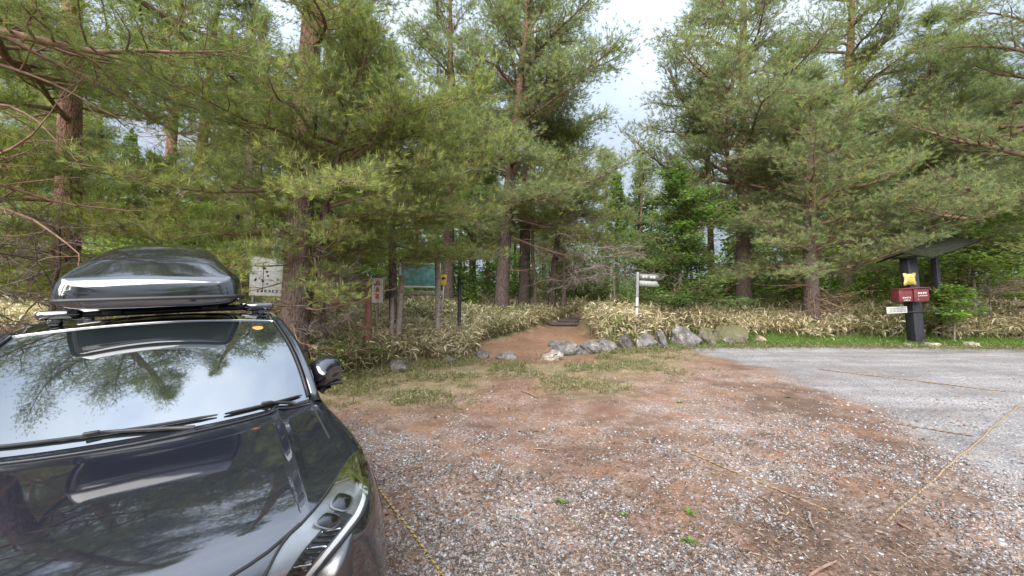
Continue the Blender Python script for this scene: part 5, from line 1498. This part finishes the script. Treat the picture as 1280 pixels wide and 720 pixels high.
ys = on_board("emblem_sign", "yellow notched emblem plate on the black post above the red boxes", "sign", 1137, 349, .20)
V = []; pts = [(-.20, .20), (-.12, .20), (-.10, .175), (.10, .175), (.12, .20), (.20, .20), (.20, .10), (.175, .07), (.175, -.07), (.20, -.10), (.20, -.20), (.12, -.20), (.10, -.175), (-.10, -.175), (-.12, -.20), (-.20, -.20), (-.20, -.10), (-.175, -.07), (-.175, .07), (-.20, .10)]
k = len(pts)
V = [(a, -.012, b) for a, b in pts] + [(a, .012, b) for a, b in pts]
MB().add(V, [list(range(k)), list(range(2 * k - 1, k - 1, -1))] + [[i, i + k, (i + 1) % k + k, (i + 1) % k] for i in range(k)]).build("plate", M['pale_yellow'], ys)
mb = MB(); mb.tube([(.085 * math.cos(a), -.018, .085 * math.sin(a)) for a in np.linspace(0, 6.283, 25)], .014, 6, False); mb.tube([(.03 * math.cos(a), -.018, .03 * math.sin(a)) for a in np.linspace(0, 6.283, 13)], .012, 6, False)
mb.build("emblem", M['yellow'], ys, smooth=True)
wsn = on_board("text_sign", "small white sign full of fine black text, left below the red boxes", "sign", 1121, 387.5, .22)
MB().box((0, 0, 0), (.66, .02, .21), bev=.004).build("plate", M['white'], wsn)
mb = MB(); glyphs(mb, (-.29, -.013, .085), (1, 0, 0), (0, 0, 1), 13, 3, .045, .055, rs(21), .15, n=3); mb.build("lettering", M['dkmark'], wsn)
MB().box((.85, .03, -.09), (1.9, .03, .025)).build("bracket", M['black_wood'], wsn)

# ------------------------------------------------------------------ signs and posts on the left
def post(name, label, u, v_top, dep, w, mt, cat="post", lean=0.0, n=10):
    x, y, z = gp(u, dep); h = at(u, v_top, dep).z - z; mb = MB()
    mb.tube([(0, 0, -.2), (lean * .3, 0, h * .35), (lean * .7 + .01, 0, h * .7), (lean, 0, h)], [w * .55, w * .5, w * .5, w * .48], n)
    o = mb.build(name, M[mt], smooth=True); o.location = (x, y, z); return tag(o, label, cat)
post("wooden_post", "red-brown wooden post in the bamboo grass left of the white sign with red marks", 460, 346, 9.2, .15, 'wood_red')
post("wooden_post", "grey weathered post just right of the white sign with red marks", 497, 345, 10.2, .135, 'wood_grey', lean=.10)
post("wooden_post", "short pale stub leaning at the foot of the grey weathered post", 489, 372, 10.0, .10, 'wood_grey', lean=.03)
post("wooden_post", "grey weathered post between the teal board and the yellow sign", 548, 318, 11.5, .15, 'wood_grey', lean=-.04)
post("wooden_post", "black post standing right of the yellow sign", 574, 348, 12.3, .11, 'black_wood')
# white sheet sign behind the roof bar
ww = empty("sheet_sign", tuple(at(339, 345, 9.0))); tag(ww, "spotted white sheet sign seen between the roof box and the thick leaning trunk", "sign"); ww.rotation_euler = (0, .03, .12)
MB().box((0, 0, 0), (.88, .02, .88), bev=.004).build("sheet", M['sign_white'], ww)
mb = MB(); g = rs(31)
for _ in range(16): mb.box((g.uniform(-.38, .38), -.013, g.uniform(-.25, .2)), (g.uniform(.02, .05), .004, g.uniform(.02, .05)), Matrix.Rotation(g.rand() * 3, 3, 'Y'))
glyphs(mb, (-.30, -.013, -.30), (1, 0, 0), (0, 0, 1), 8, 1, .08, .08, g, .2, n=2); mb.box((-.16, -.012, -.1), (.012, .004, .5))
mb.build("lettering", M['dkmark'], ww)
hz = at(339, 345, 9.0); gz = tz(hz.x, hz.y)
mb = MB()
for sx in (-.4, .4): mb.tube([(sx, .05, -(hz.z - gz) - .1), (sx * .9, .05, .38)], .035, 8)
mb.build("legs", M['wood_grey'], ww) if False else [MB().tube([(sx, .05, -(hz.z - gz) - .1), (sx * .9, .05, .38)], .035, 8).build("leg", M['wood_grey'], ww) for sx in (-.4, .4)]
# white sign with red vertical marks
rsn = empty("warning_sign", tuple(at(472, 363, 10.6))); tag(rsn, "narrow white sign with a column of red marks, between the red-brown and grey posts", "sign"); rsn.rotation_euler = (0, .02, .1)
MB().box((0, 0, 0), (.34, .02, .64), bev=.004).build("plate", M['white'], rsn)
mb = MB(); glyphs(mb, (-.085, -.014, .27), (1, 0, 0), (0, 0, 1), 1, 3, .17, .17, rs(41), .17, n=4)
for sx in (-.155, .155): mb.box((sx, -.012, 0), (.02, .004, .60))
mb.build("lettering", M['red_print'], rsn)
p = at(472, 363, 10.6); MB().tube([(0, .04, -(p.z - tz(p.x, p.y)) - .1), (0, .04, .25)], .03, 8).build("leg", M['wood_grey'], rsn)
# teal information board
tb = empty("information_board", tuple(at(525, 344, 13.2))); tag(tb, "teal picture board with a white rim, behind the grey posts", "information board"); tb.rotation_euler = (0, .02, .05)
MB().box((0, 0, 0), (1.22, .03, .72), bev=.004).build("panel", M['teal'], tb)
mb = MB()
for (cx, cz, sx, sz) in ((0, -.375, 1.32, .055), (0, .375, 1.32, .055), (-.63, 0, .055, .70), (.63, 0, .055, .70)): mb.box((cx, -.01, cz), (sx, .05, sz), bev=.006)
mb.build("frame", M['white'], tb)
mb = MB(); mb.box((0, .02, -.58), (1.5, .10, .16), bev=.02); mb.build("lower_rail", M['wood_grey'], tb)
p = at(525, 344, 13.2)
for sx in (-.6, .6): MB().tube([(sx, .08, -(p.z - tz(p.x, p.y)) - .1), (sx, .08, .5)], .06, 8).build("leg", M['wood_grey'], tb)
V = [(-.8, -.35, .44), (.8, -.35, .44), (.8, .05, .62), (-.8, .05, .62), (-.8, .45, .44), (.8, .45, .44)]; V += [(a, b, c + .05) for a, b, c in V]
# small yellow sign on a white stake
yl = empty("yellow_sign", tuple(at(554.5, 350, 11.6))); tag(yl, "small yellow sign with a black arrow mark on a thin white stake", "sign"); yl.rotation_euler = (0, .05, .15)
MB().box((0, 0, 0), (.17, .02, .30), bev=.006).build("plate", M['yellow'], yl)
V = [(-.06, .0, .03), (.0, 0, .10), (.0, 0, .06), (.06, 0, .06), (.06, 0, .0), (.0, 0, .0), (.0, 0, -.04)]
V = [(a - .01, -.013, c + .02) for a, _, c in V]; V2 = [(a, -.010, c) for a, _, c in V]
MB().add(V + V2, [list(range(7)), list(range(13, 6, -1))] + [[i, i + 7, (i + 1) % 7 + 7, (i + 1) % 7] for i in range(7)]).build("arrow_mark", M['dkmark'], yl)
p = at(554.5, 350, 11.6); MB().box((.01, .025, -.42), (.035, .03, .95)).build("stake", M['white'], yl)
